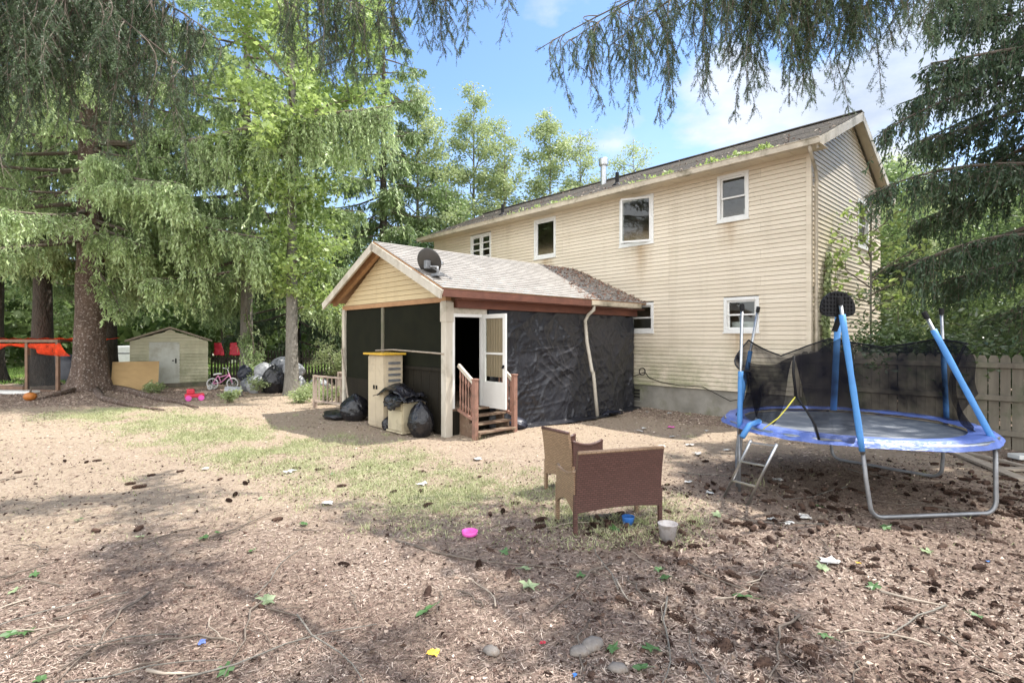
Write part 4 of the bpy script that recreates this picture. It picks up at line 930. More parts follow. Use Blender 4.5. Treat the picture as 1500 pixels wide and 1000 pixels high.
# pile of bags by the maple
BP = [(-7.95,18.0,.36,.5,'bagg','grey bag at the left end of the bag pile',0),(-7.55,17.55,.34,.55,'bagw','pale bag at the front left of the bag pile',0),(-6.95,17.5,.42,.85,'bag','shiny black bag at the middle of the bag pile',0),(-6.3,17.6,.36,.6,'bagw','pale bag at the front right of the bag pile',0),
      (-7.45,17.9,.36,.45,'bagw','pale bag stacked on top at the left of the pile',.52),(-6.95,18.15,.42,.45,'bagg','grey bag on the very top of the bag pile',.72),(-6.4,17.75,.38,.45,'bagw','pale bag stacked on top at the right of the pile',.55),(-5.5,17.6,.34,.5,'bagg','grey bag right of the maple trunk apart from the pile',0),(-8.35,18.3,.25,.5,'navy','dark blue bag behind the left end of the bag pile',.35)]
for i, (x, y, r, h, mt, lb, z) in enumerate(BP): x -= 1.05; bag('rubbish_bag', lb, x, y, r, r*.85, h*1.15, M[mt], 30+i, 'W', z+g(x,y)-.02, 'bags piled by the maple trunk')
# chicken-run frame with orange netting
RN = T('frame_pen', 'bare timber pen frame with orange plastic netting over its top', 'pen', (-16.2,17.8,0), 'W')
def beam(a, b, nm, w=.09, mt='raw2'): m = MB(); m.bar(a, b, w); RN.part(m, nm, M[mt])
M['raw2'] = mat('aged_lumber', (.26,.16,.105), (.17,.105,.07), .8, 6)
zt_ = 1.78
for x, y in ((-16.45,17.65),(-15.1,17.3),(-19.4,18.6),(-15.6,19.6),(-19.0,20.6)): beam((x,y,-.05),(x,y,zt_),'post')
for a, b in (((-16.5,17.62,zt_),(-15.05,17.28,zt_)),((-16.45,17.65,zt_),(-19.45,18.62,zt_)),((-15.1,17.3,zt_),(-15.6,19.65,zt_)),((-19.4,18.6,zt_),(-19,20.6,zt_)),((-15.6,19.6,zt_),(-19,20.6,zt_))): beam(a, b, 'beam')
beam((-16.5,17.62,.1),(-15.05,17.28,.1),'sill'); beam((-16.5,17.62,.16),(-19.45,18.62,.16),'sill',.14)
m = MB(); m.hexa([(-16.42,17.63,.05),(-15.14,17.31,.05),(-15.14,17.315,.05),(-16.42,17.635,.05),(-16.42,17.63,1.3),(-15.14,17.31,1.3),(-15.14,17.315,1.3),(-16.42,17.635,1.3)]); RN.part(m, 'wire_panel', M['wire'])
def netting(u, v):
    a = Vector((-19.6,18.62,1.72)).lerp(Vector((-14.95,17.22,1.74)), u); s = .1+.42*v*(.6+.4*math.sin(u*7+1))
    return (a.x+.3*v*(u > .97)+.12*v*math.sin(u*20), a.y-.06*math.sin(v*3)-.08*math.sin(u*33)*v, a.z+.06-s)
m = MB(); m.grid(netting, 110, 10); m.grid(lambda u, v: (-19.5+4.6*u+.4*v, 18.6-1.36*u+2.0*v, 1.86-.1*math.sin(math.pi*v)+.03*math.sin(u*40)), 60, 12)
RN.part(m, 'netting', net_mat('orange_netting', (.85,.08,.03), .72, 5))
p = at(44,590); m = MB(); m.lathe([(.07,0),(.13,.05),(.155,.12),(.12,.2),(.05,.23)], 18, p, wob=lambda a, z: 1+.06*math.cos(a*9)); t = T('pumpkin', 'orange pumpkin-shaped pot on the dirt before the pen frame', 'pot', p); t.part(m, 'body', M['pumpkin'], smooth=True)
m = MB(); m.tube([(p[0],p[1],p[2]+.22),(p[0]+.03,p[1],p[2]+.34)], .025); t.part(m, 'stalk', M['twig'])
p = at(20,578); m = MB(); m.bar((p[0]-1.5,p[1],p[2]+.06),(p[0]+1.0,p[1]-.3,p[2]+.06),.3,.1); single(m, 'white_board', 'white painted board on the ground in front of the pen', 'board', M['white'], p)
p = at(176,571); sheet('plastic_sheet', 'small torn black plastic scrap at the foot of the spruce', 'plastic sheet', lambda u, v: (p[0]-.1+.75*u, p[1]+.3*v-.2*u, p[2]+.05+.3*(1-u)*math.sin(v*3)), 16, 12, M['bag'], p, 44, .06, 'W')
# dark fence behind the bags
F2 = T('fence', 'dark picket fence standing in deep shade behind the bag pile', 'fence', (-9,20.6,0), 'W')
for k in range(78):
    x = -12+k*.125; h = 1.36+.03*rnd.random(); y = 20.7+.012*(k%2)
    m = MB(); m.hexa([(x,y,-.1),(x+.09,y,-.1),(x+.09,y+.02,-.1),(x,y+.02,-.1),(x+.025,y,h),(x+.065,y,h),(x+.065,y+.02,h),(x+.025,y+.02,h)]); F2.part(m, 'picket', M['darkwood'])
for z in (.35,1.05): m = MB(); m.box(-12,-2.3,20.73,20.78,z-.04,z+.04); F2.part(m, 'rail', M['darkwood'])
for px, lb, cm in ((322,'red cloth hanging on the left over the dark picket fence','red'),(345,'red cloth hanging on the right over the dark picket fence','red')):
    x, y, z = wp(px,512,20.6); sheet('cloth', lb, 'cloth', lambda u, v, x=x, z=z: (x-.22+.44*u*(.6+.4*v), 20.62-.06*v, z+.28-.5*v), 10, 10, M[cm], (x,20.6,1), 50+px, .03, 'W')
p = at(432,583)
# garden bits by the railing
p = at(343,583); m = MB(); 
tt = T('leaf_blower_drum', 'grey round plastic drum lying on its side on the dirt path', 'drum', p, 'L', R(20)); m.tube([(-.25,0,.17),(.2,0,.17)], [.17,.15], 18); tt.part(m, 'body', M['bagw'], smooth=True); m = MB(); m.tube([(.2,0,.17),(.23,0,.17)], .13, 18); tt.part(m, 'lid', M['dullmetal'])
tt.o.name = 'plastic_drum'
# far neighbours
def far_house(name, label, cx, cy, w, d, h, rot, cw, cr):
    t = T(name, label, 'house', (cx,cy,0), 'L', rot)
    m = MB(); m.box(-w/2,w/2,-d/2,d/2,0,h); m.add([(-w/2,-d/2,h),(-w/2,d/2,h),(-w/2,0,h+d*.28)], [(0,1,2)]); m.add([(w/2,-d/2,h),(w/2,d/2,h),(w/2,0,h+d*.28)], [(0,2,1)]); t.part(m, 'wall', cw)
    m = MB()
    for sg in (1,-1): m.hexa([(-w/2-.3,sg*(d/2+.35),h-.1),(w/2+.3,sg*(d/2+.35),h-.1),(w/2+.3,0,h+d*.28+.05),(-w/2-.3,0,h+d*.28+.05),(-w/2-.3,sg*(d/2+.35),h+.05),(w/2+.3,sg*(d/2+.35),h+.05),(w/2+.3,0,h+d*.28+.2),(-w/2-.3,0,h+d*.28+.2)])
    t.part(m, 'roof', cr)
    for k in range(4):
        x = -w/2+w*(k+.5)/4; m = MB(); frame(m, lambda s, o, z: (s, -d/2-o, z), x-.5, x+.5, -.02, .05, 1.0, 2.2, .08); f_ = t.part(m, 'window', M['white'])
        m = MB(); m.box(x-.42,x+.42,-d/2-.02,-d/2-.005,1.08,2.12); t.part(m, 'pane', M['dark'], f_)
far_house('far_house', 'white neighbouring house seen between the spruce trunks beyond the lawn', -37, 48, 16, 8, 3.2, R(28), M['hwhite'], M['hroof'])
far_house('far_house', 'pale neighbouring house glimpsed above the dark picket fence', -19, 46, 10, 7, 3.0, R(12), M['hwhite'], M['hroof'])
def car(name, label, x, y, rot, mt):
    t = T(name, label, 'car', (x,y,0), 'L', rot); m = MB()
    pr = [(-2.2,.35),(-2.2,.8),(-1.9,.95),(-1.2,1.0),(-.7,1.42),(.8,1.45),(1.4,1.0),(2.1,.9),(2.25,.6),(2.2,.35)]; n = len(pr)
    vs = [(a,-.85,b) for a, b in pr]+[(a,.85,b) for a, b in pr]; m.add(vs, [tuple(range(n)), tuple(range(2*n-1,n-1,-1))]+[(i,i+n,(i+1)%n+n,(i+1)%n) for i in range(n)]); t.part(m, 'body', mt, bevel=.06)
    m = MB(); m.hexa([(-1.1,-.86,1.0),(1.2,-.86,1.0),(1.2,.86,1.0),(-1.1,.86,1.0),(-.65,-.8,1.36),(.72,-.8,1.38),(.72,.8,1.38),(-.65,.8,1.36)]); t.part(m, 'windows', M['glassd'])
    for a in (-1.35,1.4):
        for b in (-.8,.8): m = MB(); m.tube([(a,b-.1,.33),(a,b+.1,.33)], .33, 16); t.part(m, 'wheel', M['rubber'])
M['glassd'] = flat('dark_car_glass', (.02,.022,.025), .1)
car('parked_car', 'white car parked far off behind the big spruce trunk', -21.5, 29, R(10), M['carwhite'])
x, y = -19.4, 22.8
sheet('covered_heap', 'dark covered heap on the lawn behind the pen frame', 'heap', lump(x, y, 1.6, .8, 1.15, 0), 50, 16, M['navy'], (x,y,0), 71, .12, 'W')
# ---------------------------------------------------------------- vegetation
def nrm(a): return a/np.maximum(np.linalg.norm(a, axis=-1, keepdims=True), 1e-9)
def cards(rg, P, D, Ln, Wd, fold=.25):
    """One small folded diamond per leaf or sprig: base, side, tip, side."""
    n = len(P); S = nrm(np.cross(D, rg.normal(size=(n,3)))); U = np.cross(S, D)
    Ln = np.broadcast_to(Ln, (n,))[:,None]; Wd = np.broadcast_to(Wd, (n,))[:,None]
    mid = P+D*Ln*.45+U*Wd*fold
    return np.stack([P, mid+S*Wd*.5, P+D*Ln, mid-S*Wd*.5], 1).reshape(-1,3)
def strips(rg, A, B, w0, w1=None):
    n = len(A); D = nrm(B-A); S = nrm(np.cross(D, rg.normal(size=(n,3)))); w1 = w0*.5 if w1 is None else w1
    w0 = np.broadcast_to(w0, (n,))[:,None]; w1 = np.broadcast_to(w1, (n,))[:,None]
    return np.stack([A-S*w0/2, A+S*w0/2, B+S*w1/2, B-S*w1/2], 1).reshape(-1,3)
class Crown:
    def __init__(s): s.V = []; s.m = []; s.t = []
    def add(s, V, mi, tint):
        n = len(V)//4; s.V.append(V); s.m.append(np.full(n, mi)); s.t.append(np.broadcast_to(tint, (n,)).copy())
    def tube(s, pts, r0, r1, n=6, mi=1):
        pts = np.asarray(pts, float); k = len(pts); T_ = nrm(np.gradient(pts, axis=0)); up = np.array((0,0,1.)) if abs(T_[0][2]) < .9 else np.array((1.,0,0))
        S = nrm(np.cross(T_, up)); U = np.cross(S, T_); r = np.linspace(r0, r1, k)[:,None]
        ring = [pts+(S*math.cos(a)+U*math.sin(a))*r for a in np.arange(n)*2*math.pi/n]
        for i in range(n):
            a, b = ring[i], ring[(i+1) % n]
            s.add(np.stack([a[:-1], b[:-1], b[1:], a[1:]], 1).reshape(-1,3), mi, .5)
    def obj(s, name, parent, mats, loc=(0,0,0)):
        V = np.concatenate(s.V); Q = np.arange(len(V)).reshape(-1,4)
        return np_obj(name, np_mesh(name, V, Q, mats, np.concatenate(s.m), np.concatenate(s.t)), parent, loc)
def bough(cr, rg, base, tip, sag, hang, sub=.32, sl=.13, sw=.035, sp=.05, dens=1., wood=.05, needle=False, s0=.15, lift=.12):
    base = np.asarray(base, float); tip = np.asarray(tip, float); L = np.linalg.norm(tip-base)
    s = np.linspace(0, 1, 14)
    def axis(s):
        s = np.asarray(s)[..., None]; p = base+(tip-base)*s
        p = p+np.array((0,0,1.))*(sag*4*s*(1-s)*-.5*L*.25+lift*L*.0)
        return p+.03*L*np.sin(s*7+base[2]*3)*np.array((-(tip-base)[1], (tip-base)[0], 0))/L
    ax = axis(s); cr.tube(ax, wood, wood*.22, 6, 1)
    n = max(6, int(L/.085*dens)); ss = s0+(1-s0)*np.sqrt(rg.random(n)*.96+.02)
    d = nrm(np.array((tip-base)*np.array((1,1,0)))); lat = np.array((-d[1], d[0], 0)); sg = np.where(np.arange(n) % 2, 1, -1)
    ph = R(62)+rg.normal(size=n)*.25-ss*.35
    sd = d*np.cos(ph)[:,None]+lat*(np.sin(ph)*sg)[:,None]; sd[:,2] += -.12+.12*rg.normal(size=n); sd = nrm(sd)
    ls = sub*L*(1.05-ss)**.7*(.55+.6*rg.random(n))+.12; ls = np.minimum(ls, 1.7)
    P0 = axis(ss)
    dn = np.array((0,0,-1.))
    def subp(i, t): return P0[i]+sd[i]*(t*ls[i])[:,None]+dn*(.42*t*t*ls[i])[:,None]
    ii = np.arange(n); cr.add(strips(rg, P0, subp(ii, np.full(n,.5)), .016), 1, .5); cr.add(strips(rg, subp(ii, np.full(n,.5)), subp(ii, np.ones(n)), .010), 1, .5)
    # sprays along the side branches
    k = np.maximum(2, (ls/sp*.75).astype(int)); i1 = np.repeat(ii, k); t1 = rg.random(len(i1))
    Pa = subp(i1, t1); Da = nrm(sd[i1]*.8+dn*(.35+.6*t1)[:,None]+rg.normal(size=(len(i1),3))*.36)
    # hanging twigs
    kh = np.maximum(2, (ls/.10*dens).astype(int)+1); ih = np.repeat(ii, kh); th = rg.random(len(ih))*.95+.05
    na = max(4, int(L/.1*dens)); sa = s0+(1-s0)*rg.random(na)
    Ph = np.concatenate([subp(ih, th), axis(sa)]); sv = np.exp(rg.normal(size=n)*.42)*(.55+.75*vn(ss*L*2.3, ss*0+L, 9)); h = hang*(.25+.75*rg.random(len(Ph))**1.3)*np.concatenate([sv[ih], .5+.8*vn(sa*L*2.3, sa*0+L, 9)])*np.concatenate([1-.45*th, np.ones(na)])
    hd = nrm(dn+rg.normal(size=(len(Ph),3))*np.array((.16,.16,.05))+d*.1)
    cr.add(strips(rg, Ph, Ph+hd*h[:,None], .008, .004), 1, .5)
    kk = np.maximum(2, (h/sp).astype(int)+1); ic = np.repeat(np.arange(len(Ph)), kk); tc_ = rg.random(len(ic))
    Pb = Ph[ic]+hd[ic]*(tc_*h[ic])[:,None]; Db = nrm(hd[ic]*1.+rg.normal(size=(len(ic),3))*(.62-.32*tc_)[:,None])
    tw = rg.random(len(Ph))
    tb = .15+.35*tw[ic]+.3*tc_+.2*rg.random(len(ic))
    ta = .25+.45*rg.random(len(Pa))+.2*t1
    P = np.concatenate([Pa, Pb]); D = np.concatenate([Da, Db]); t = np.concatenate([ta, tb])
    if needle:
        m_ = 9; Pn = np.repeat(P, m_, 0); Dn = np.repeat(D, m_, 0); tn = np.repeat(t, m_); off = np.tile(np.linspace(0, 1, m_), len(P))
        ln = sl*.85; Pn = Pn+Dn*(off*ln)[:,None]; dd = nrm(Dn*.75+rg.normal(size=Dn.shape)*.62)
        cr.add(cards(rg, Pn, dd, .028, .0058, 0), 0, np.clip(tn+.1*rg.normal(size=len(tn)), 0, 1))
        cr.add(strips(rg, P, P+D*ln, .004), 1, .5)
    else:
        n_ = len(P); cr.add(cards(rg, P, D, sl*(.6+.7*rg.random(n_)), sw*(.7+.6*rg.random(n_))), 0, np.clip(t, 0, 1))
def plume_bough(cr, rg, base, tip, sag, hang, npl=18, spread=.35, wood=.03, s0=.35, dens=1., ndl=.028, nw=.0056):
    """A near bough: separate hanging plumes, each a drooping stem with forked side twigs set with needles."""
    base = np.asarray(base, float); tip = np.asarray(tip, float); L = np.linalg.norm(tip-base); d = nrm((tip-base)*np.array((1,1,0))); lat = np.array((-d[1], d[0], 0))
    def axis(s):
        s = np.asarray(s, float)[..., None]; return base+(tip-base)*s+np.array((0,0,1.))*(-sag*L*.5*s*(1-s))+lat*(.035*L*np.sin(s*6+base[2]*3))
    cr.tube(axis(np.linspace(0,1,16)), wood, wood*.15, 6, 1)
    ss = s0+(1-s0)*np.sort(rg.random(npl)**.8); P = []; D = []; tt = []
    for q in ss:
        p = axis(q)+0; sd = rg.normal(); o = lat*sd*.6+d*rg.normal()*.25; o[2] = -.15; o = nrm(o[None])[0]; sl_ = spread*abs(sd)*(1.1-q*.7)+.04
        h = hang*(.3+.95*rg.random()**1.5)*(1.05-.4*q); k = 9; w1 = rg.normal(size=2)*.06
        st = [p+o*sl_*(1-(1-min(1, t*3))**2)+np.array((w1[0]*math.sin(t*4), w1[1]*math.sin(t*5), -h*t**1.15)) for t in np.linspace(0,1,k)]; st = np.array(st)
        cr.tube(st, .007, .0022, 4, 1)
        m_ = max(5, int(h/.03*dens)); t = np.sort(rg.random(m_)); x = t*(k-1); a = np.minimum(k-2, x.astype(int)); b0 = st[a]+(st[a+1]-st[a])*(x-a)[:,None]
        az = rg.random(m_)*6.283; dd = nrm(np.stack([np.cos(az)*.6, np.sin(az)*.6, -.55-.5*rg.random(m_)], 1)); l2 = (.06+.24*rg.random(m_)**1.6)*(1-.55*t)*(1 if rg.random() < .8 else 1.6)
        cr.add(strips(rg, b0, b0+dd*l2[:,None]+np.array((0,0,-.25))*l2[:,None], .004, .002), 1, .5)
        bare = rg.random() < .12
        kk = np.maximum(1, (l2/.028).astype(int))*(0 if bare else 1); ii = np.repeat(np.arange(m_), kk); u = rg.random(len(ii))
        P.append(b0[ii]+(dd[ii]+np.array((0,0,-.25))*u[:,None])*(l2[ii]*u)[:,None]); D.append(nrm(dd[ii]+np.array((0,0,-.5)))); tt.append(np.full(len(ii), .2+.6*rg.random())+.2*u)
        n3 = max(2, int(h/.05)); x = rg.random(n3)*(k-1); a = np.minimum(k-2, x.astype(int)); P.append(st[a]+(st[a+1]-st[a])*(x-a)[:,None]); D.append(nrm(st[a+1]-st[a])); tt.append(np.full(n3, .3))
    n4 = int(L*(1-s0)*14); sq = s0+(1-s0)*rg.random(n4); P.append(axis(sq)); D.append(nrm(np.outer(rg.normal(size=n4), lat)+d*.6+np.array((0,0,-.3)))); tt.append(np.full(n4, .4))
    P = np.concatenate(P); D = np.concatenate(D); t = np.concatenate(tt); m_ = 10; ln = .06
    Pn = np.repeat(P, m_, 0); Dn = np.repeat(D, m_, 0); tn = np.repeat(t, m_); off = np.tile(np.linspace(0, 1, m_), len(P)); Pn = Pn+Dn*(off*ln)[:,None]; dd = nrm(Dn*.8+rg.normal(size=Dn.shape)*.55)
    cr.add(cards(rg, Pn, dd, ndl, nw, 0), 0, np.clip(tn+.12*rg.normal(size=len(tn)), 0, 1))
def trunk_mesh(H_, r, flare=1.6, seed=0, n=22, roots=5):
    m = MB(); pr = []
    for k in range(30):
        z = -.15+(H_+.15)*(k/29)**1.6; q = max(0, z)
        pr.append((max(.02, r*(1-q/H_*.95)*(1+(flare-1)*math.exp(-q/.45))), z))
    m.lathe(pr, n, wob=lambda a, z: 1+.07*math.sin(a*roots+seed)*math.exp(-max(0, z)/.7)*2+.07*(float(vn(a*2.2+seed, z*1.1, seed))-.5)*2)
    return m
def thing_at(name, label, cat, x, y, group=None): return T(name, label, cat, (x, y, g(x, y)-.02), 'L', 0, group)
def spruce(name, label, x, y, H_, R_, z0, nb, seed, lm, r=.4, bk='bark', hang=.7, sl=.14, sw=.04, sp=.055, dens=1., zmax=None, skip=None, extra=(), group=None, droop=.18, cat='spruce tree', flare=1.6):
    rg = np.random.default_rng(seed); t = thing_at(name, label, cat, x, y, group)
    t.part(trunk_mesh(H_, r, flare, seed), 'trunk', M[bk], smooth=True)
    cr = Crown(); zm = zmax or H_-.3
    for i in range(nb):
        f = (i+rg.random())/nb; z = z0+(zm-z0)*f; az = i*2.39996+rg.normal()*.25; L = R_*(1-(z-z0*.3)/(H_*1.04))**.75*(.72+.4*rg.random())
        if skip and skip(z, az, L): continue
        L = max(.5, L); tip = (L*math.cos(az), L*math.sin(az), z-droop*L*(1.25-.6*f)+.05*rg.normal())
        bough(cr, rg, (0,0,z), tip, .25, hang*(1-.5*f), sl=sl, sw=sw, sp=sp, dens=dens, wood=.02+.011*L)
    for e in extra:
        bs, tp_, kw = e; o = np.array((x, y, g(x, y)-.02)); kw = dict(kw); (plume_bough if 'npl' in kw else bough)(cr, rg, bs, np.array(tp_)-o, **kw)
    cr.obj('crown', t.o, [lm, M['twig']]); return t
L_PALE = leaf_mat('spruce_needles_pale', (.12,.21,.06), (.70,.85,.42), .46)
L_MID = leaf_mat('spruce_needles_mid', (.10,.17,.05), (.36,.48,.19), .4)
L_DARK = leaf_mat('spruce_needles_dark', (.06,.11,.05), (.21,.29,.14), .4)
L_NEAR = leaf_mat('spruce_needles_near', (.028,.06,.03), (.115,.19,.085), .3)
L_LIME = leaf_mat('maple_leaves', (.17,.27,.06), (.5,.62,.2), .5)
L_GRN = leaf_mat('tree_leaves', (.10,.17,.055), (.32,.43,.16), .5)
L_PALEG = leaf_mat('pale_leaves', (.22,.29,.11), (.52,.6,.3), .5)
L_RHO = leaf_mat('shrub_leaves', (.04,.08,.025), (.2,.29,.1), .3, .35, .12)

# the big spruce on the left, the spruce behind the bags, others behind
spruce('spruce_tree', 'huge Norway spruce with thick scaly trunk and drooping pale boughs left of the shed', -14.1, 17.4, 23, 5.6, 4.7, 92, 1, L_PALE, r=.47, hang=.8, zmax=16.5, sl=.125, sw=.036, sp=.042, flare=1.5,
       extra=(((0,0,8.3), (-3.6,15.6,8.9), dict(sag=.2, hang=2.1, sub=.12, sl=.13, sw=.035, sp=.045, dens=1.1, wood=.11)), ((0,0,6.4), (-7.6,15.6,4.9), dict(sag=.1, hang=1.5, sub=.2, sl=.15, sw=.045, sp=.06, dens=.9, wood=.08)),
              ((0,0,7.4), (-9.0,14.2,6.1), dict(sag=.1, hang=1.3, sub=.25, sl=.15, sw=.045, sp=.06, dens=.9, wood=.08)), ((0,0,5.6), (-10.9,15.6,4.6), dict(sag=.1, hang=1.0, sub=.25, sl=.14, sw=.045, sp=.055, dens=1., wood=.06)), ((0,0,4.9), (-12.1,16.0,2.7), dict(sag=.1, hang=.6, sub=.25, sl=.14, sw=.045, sp=.05, dens=1., wood=.05))))
spruce('spruce_tree', 'tall spruce with slim trunk and pale hanging boughs rising by the bicycle', -10.1, 19.8, 21, 5.2, 4.0, 68, 2, L_PALE, r=.24, bk='bark3', hang=.8, zmax=15, sl=.14, sw=.042, sp=.048, flare=1.3,
       extra=(((0,0,3.2), (-9.2,18.6,.9), dict(sag=.1, hang=.5, sub=.25, sl=.14, sw=.05, sp=.05, dens=1.2, wood=.04)),))
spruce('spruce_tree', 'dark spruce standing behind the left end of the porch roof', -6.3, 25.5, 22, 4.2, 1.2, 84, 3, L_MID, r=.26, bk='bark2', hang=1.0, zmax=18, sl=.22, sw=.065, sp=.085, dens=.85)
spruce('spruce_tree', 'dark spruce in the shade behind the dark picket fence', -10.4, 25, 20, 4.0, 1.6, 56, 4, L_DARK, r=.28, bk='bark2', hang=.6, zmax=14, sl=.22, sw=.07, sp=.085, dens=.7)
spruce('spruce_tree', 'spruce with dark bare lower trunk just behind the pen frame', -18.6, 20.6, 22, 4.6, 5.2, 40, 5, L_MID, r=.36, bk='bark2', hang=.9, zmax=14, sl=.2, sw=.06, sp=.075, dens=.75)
spruce('spruce_tree', 'spruce with dark bare lower trunk at the far left beyond the pen frame', -21.9, 22, 22, 4.8, 4.8, 40, 6, L_MID, r=.36, bk='bark2', hang=.9, zmax=14, sl=.2, sw=.06, sp=.075, dens=.75)
spruce('spruce_tree', 'dark trunked spruce directly behind the thick scaly spruce trunk', -16.2, 20.8, 22, 4.2, 5.6, 36, 16, L_MID, r=.36, bk='bark2', hang=.9, zmax=14, sl=.2, sw=.06, sp=.075, dens=.75)
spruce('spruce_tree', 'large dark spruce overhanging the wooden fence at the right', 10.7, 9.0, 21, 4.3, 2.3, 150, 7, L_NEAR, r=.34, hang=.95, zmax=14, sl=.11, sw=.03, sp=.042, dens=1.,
       skip=lambda z, az, L: (z < 3.2 and math.sin(az) < -.75) or (z < 7 and math.cos(az) < -.55 and L > 2.2 and math.sin(az) > -.5),
       extra=(((0,0,6.2), wp(1290,196,9.4), dict(sag=-1., hang=.8, sub=.2, sl=.1, sw=.028, sp=.04, dens=1., wood=.05)), ((0,0,4.4), wp(1262,292,9.6), dict(sag=-1.1, hang=.7, sub=.22, sl=.1, sw=.028, sp=.04, dens=1., wood=.045)),
              ((0,0,3.2), wp(1335,390,9.2), dict(sag=-1.1, hang=.7, sub=.22, sl=.1, sw=.028, sp=.04, dens=1., wood=.045))))
# spruces that stand beside the camera: their trunks are out of the frame, their boughs hang into it
def E(z, px, py, d, hang, npl=18, spread=.45, sag=.12, wood=.03, s0=.62, dens=1.): return ((0,0,z), wp(px, py, d), dict(sag=sag, hang=hang*1.3, npl=int(npl*1.3), spread=spread, wood=wood, s0=s0, dens=dens))
def HB_(z, tip): return ((0,0,z), tip, dict(sag=-.3, hang=.7, sub=.12, sl=.18, sw=.055, sp=.08, dens=.55, wood=.05, s0=.45))
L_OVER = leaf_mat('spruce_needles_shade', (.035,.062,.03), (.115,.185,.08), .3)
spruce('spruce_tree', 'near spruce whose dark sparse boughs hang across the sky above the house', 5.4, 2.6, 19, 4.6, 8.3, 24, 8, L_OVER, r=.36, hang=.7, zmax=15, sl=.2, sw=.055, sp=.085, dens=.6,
       extra=(E(6.9,800,86,7.0,.55,14,.25,s0=.6), E(7.0,850,70,6.8,.95,16,.3,s0=.62), E(7.1,905,75,6.5,1.15,20,.35,s0=.6), E(7.3,985,35,6.3,1.2,20,.4), E(7.6,1080,5,6.4,1.2,22,.45), E(7.4,1135,40,6.0,.95,20,.4), E(7.8,1190,0,6.2,1.15,18,.4), E(7.5,1235,30,6.5,1.2,16,.3), E(8.0,1330,-30,6.4,.9,14,.3), E(8.2,1040,-40,7.0,1.3,18,.4), E(7.2,1180,45,6.2,1.0,18,.4), E(7.0,1085,55,6.2,1.0,20,.4), E(7.9,1420,-25,6.6,.7,14,.4), E(8.0,940,-10,6.9,1.2,18,.4), E(7.6,1010,30,6.8,1.1,16,.35),
              HB_(9.4,(-.6,8.3,9.2)), HB_(10.,(.9,5.8,9.6))))
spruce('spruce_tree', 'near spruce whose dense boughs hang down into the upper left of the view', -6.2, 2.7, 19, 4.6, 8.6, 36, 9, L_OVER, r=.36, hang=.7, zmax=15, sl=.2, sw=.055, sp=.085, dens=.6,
       extra=(E(6.6,60,30,5.6,1.2,22,.6), E(7.0,150,10,5.8,1.3,22,.6), E(6.2,-20,200,4.4,.6,14,.4), E(7.4,250,10,5.8,1.75,26,.5), E(7.4,300,40,6.0,1.6,26,.45), E(7.3,225,-20,6.2,1.7,24,.5), E(8.0,505,15,7.2,1.35,9,.3,s0=.84), E(8.1,575,20,7.2,1.0,9,.35,s0=.84), E(8.2,655,10,7.3,1.0,9,.35,s0=.84), E(7.2,515,45,7.0,1.0,10,.3,s0=.84), E(7.3,590,30,7.1,.9,9,.3,s0=.84), E(7.5,690,8,7.2,.9,9,.3,s0=.84), E(7.2,545,10,6.8,1.1,10,.3,s0=.84), E(8.3,738,-12,7.4,.85,8,.3,s0=.84), E(6.8,110,80,5.6,1.1,22,.6), E(6.8,280,95,5.6,1.2,24,.5), E(6.6,10,110,5.2,.9,20,.6), E(8.0,100,-50,6.6,1.5,22,.6), E(6.9,30,60,6.4,1.0,18,.6), E(7.2,190,50,6.4,1.0,16,.5)))

def broadleaf(name, label, x, y, H_, R_, z0, seed, lm, nleaf, ls=.16, r=.16, bk='bark3', nl=26, up=.75, cl=.5, profile=None, cat='tree', group=None, z=None, zc=None):
    rg = np.random.default_rng(seed); t = thing_at(name, label, cat, x, y, group)
    t.part(trunk_mesh(H_, r, 1.35, seed, 12), 'trunk', M[bk], smooth=True)
    cr = Crown(); ends = []; wts = []
    prof = profile or (lambda f: (math.sin(math.pi*min(1, .12+.86*f)))**.7)
    for i in range(nl):
        f = (i+rg.random()*.8)/nl; zb = z0+(H_-z0)*f*.96; az = i*2.39996+rg.normal()*.4; L = R_*prof(f)*(.65+.5*rg.random())+.3
        d = np.array((math.cos(az), math.sin(az), up*(.6+.6*rg.random()))); d = d/np.linalg.norm(d); s = np.linspace(0, 1, 6)[:,None]
        p0 = np.array((0, 0, max(.3, zb-.25*L))); pts = p0+d*L*s+np.array((0,0,-.18*L))*s*s+rg.normal(size=(6,3))*.05*L*s
        cr.tube(pts, min(.012*L+.012, r*.6), .006, 5, 1)
        for j in range(5):
            q = .3+.7*(j+rg.random())/5; k = q*5; a = int(min(4, k)); b0 = pts[a]+(pts[a+1]-pts[a])*(k-a)
            dd = nrm((d*.6+rg.normal(size=3)*.7)[None])[0]; l2 = L*.38*(.6+.6*rg.random()); e = b0+dd*l2
            cr.add(strips(rg, b0[None], e[None], .018, .008), 1, .5)
            for w in (.45, .75, 1.): ends.append(b0+dd*l2*w); wts.append(L)
        ends.append(pts[-1]); wts.append(L)
    ends = np.array(ends); wts = np.array(wts); wts /= wts.sum()
    ii = rg.choice(len(ends), nleaf, p=wts); P = ends[ii]+rg.normal(size=(nleaf,3))*cl*np.array((.6,.6,.42))
    D = rg.normal(size=(nleaf,3)); D[:,2] = D[:,2]*.5-.35; D = nrm(D); ct = rg.random(len(ends))
    cr.add(cards(rg, P, D, ls*(.6+.7*rg.random(nleaf)), ls*.62*(.6+.7*rg.random(nleaf)), .2), 0, np.clip(.15+.45*ct[ii]+.4*rg.random(nleaf), 0, 1))
    cr.obj('crown', t.o, [lm, M['twig']]); return t
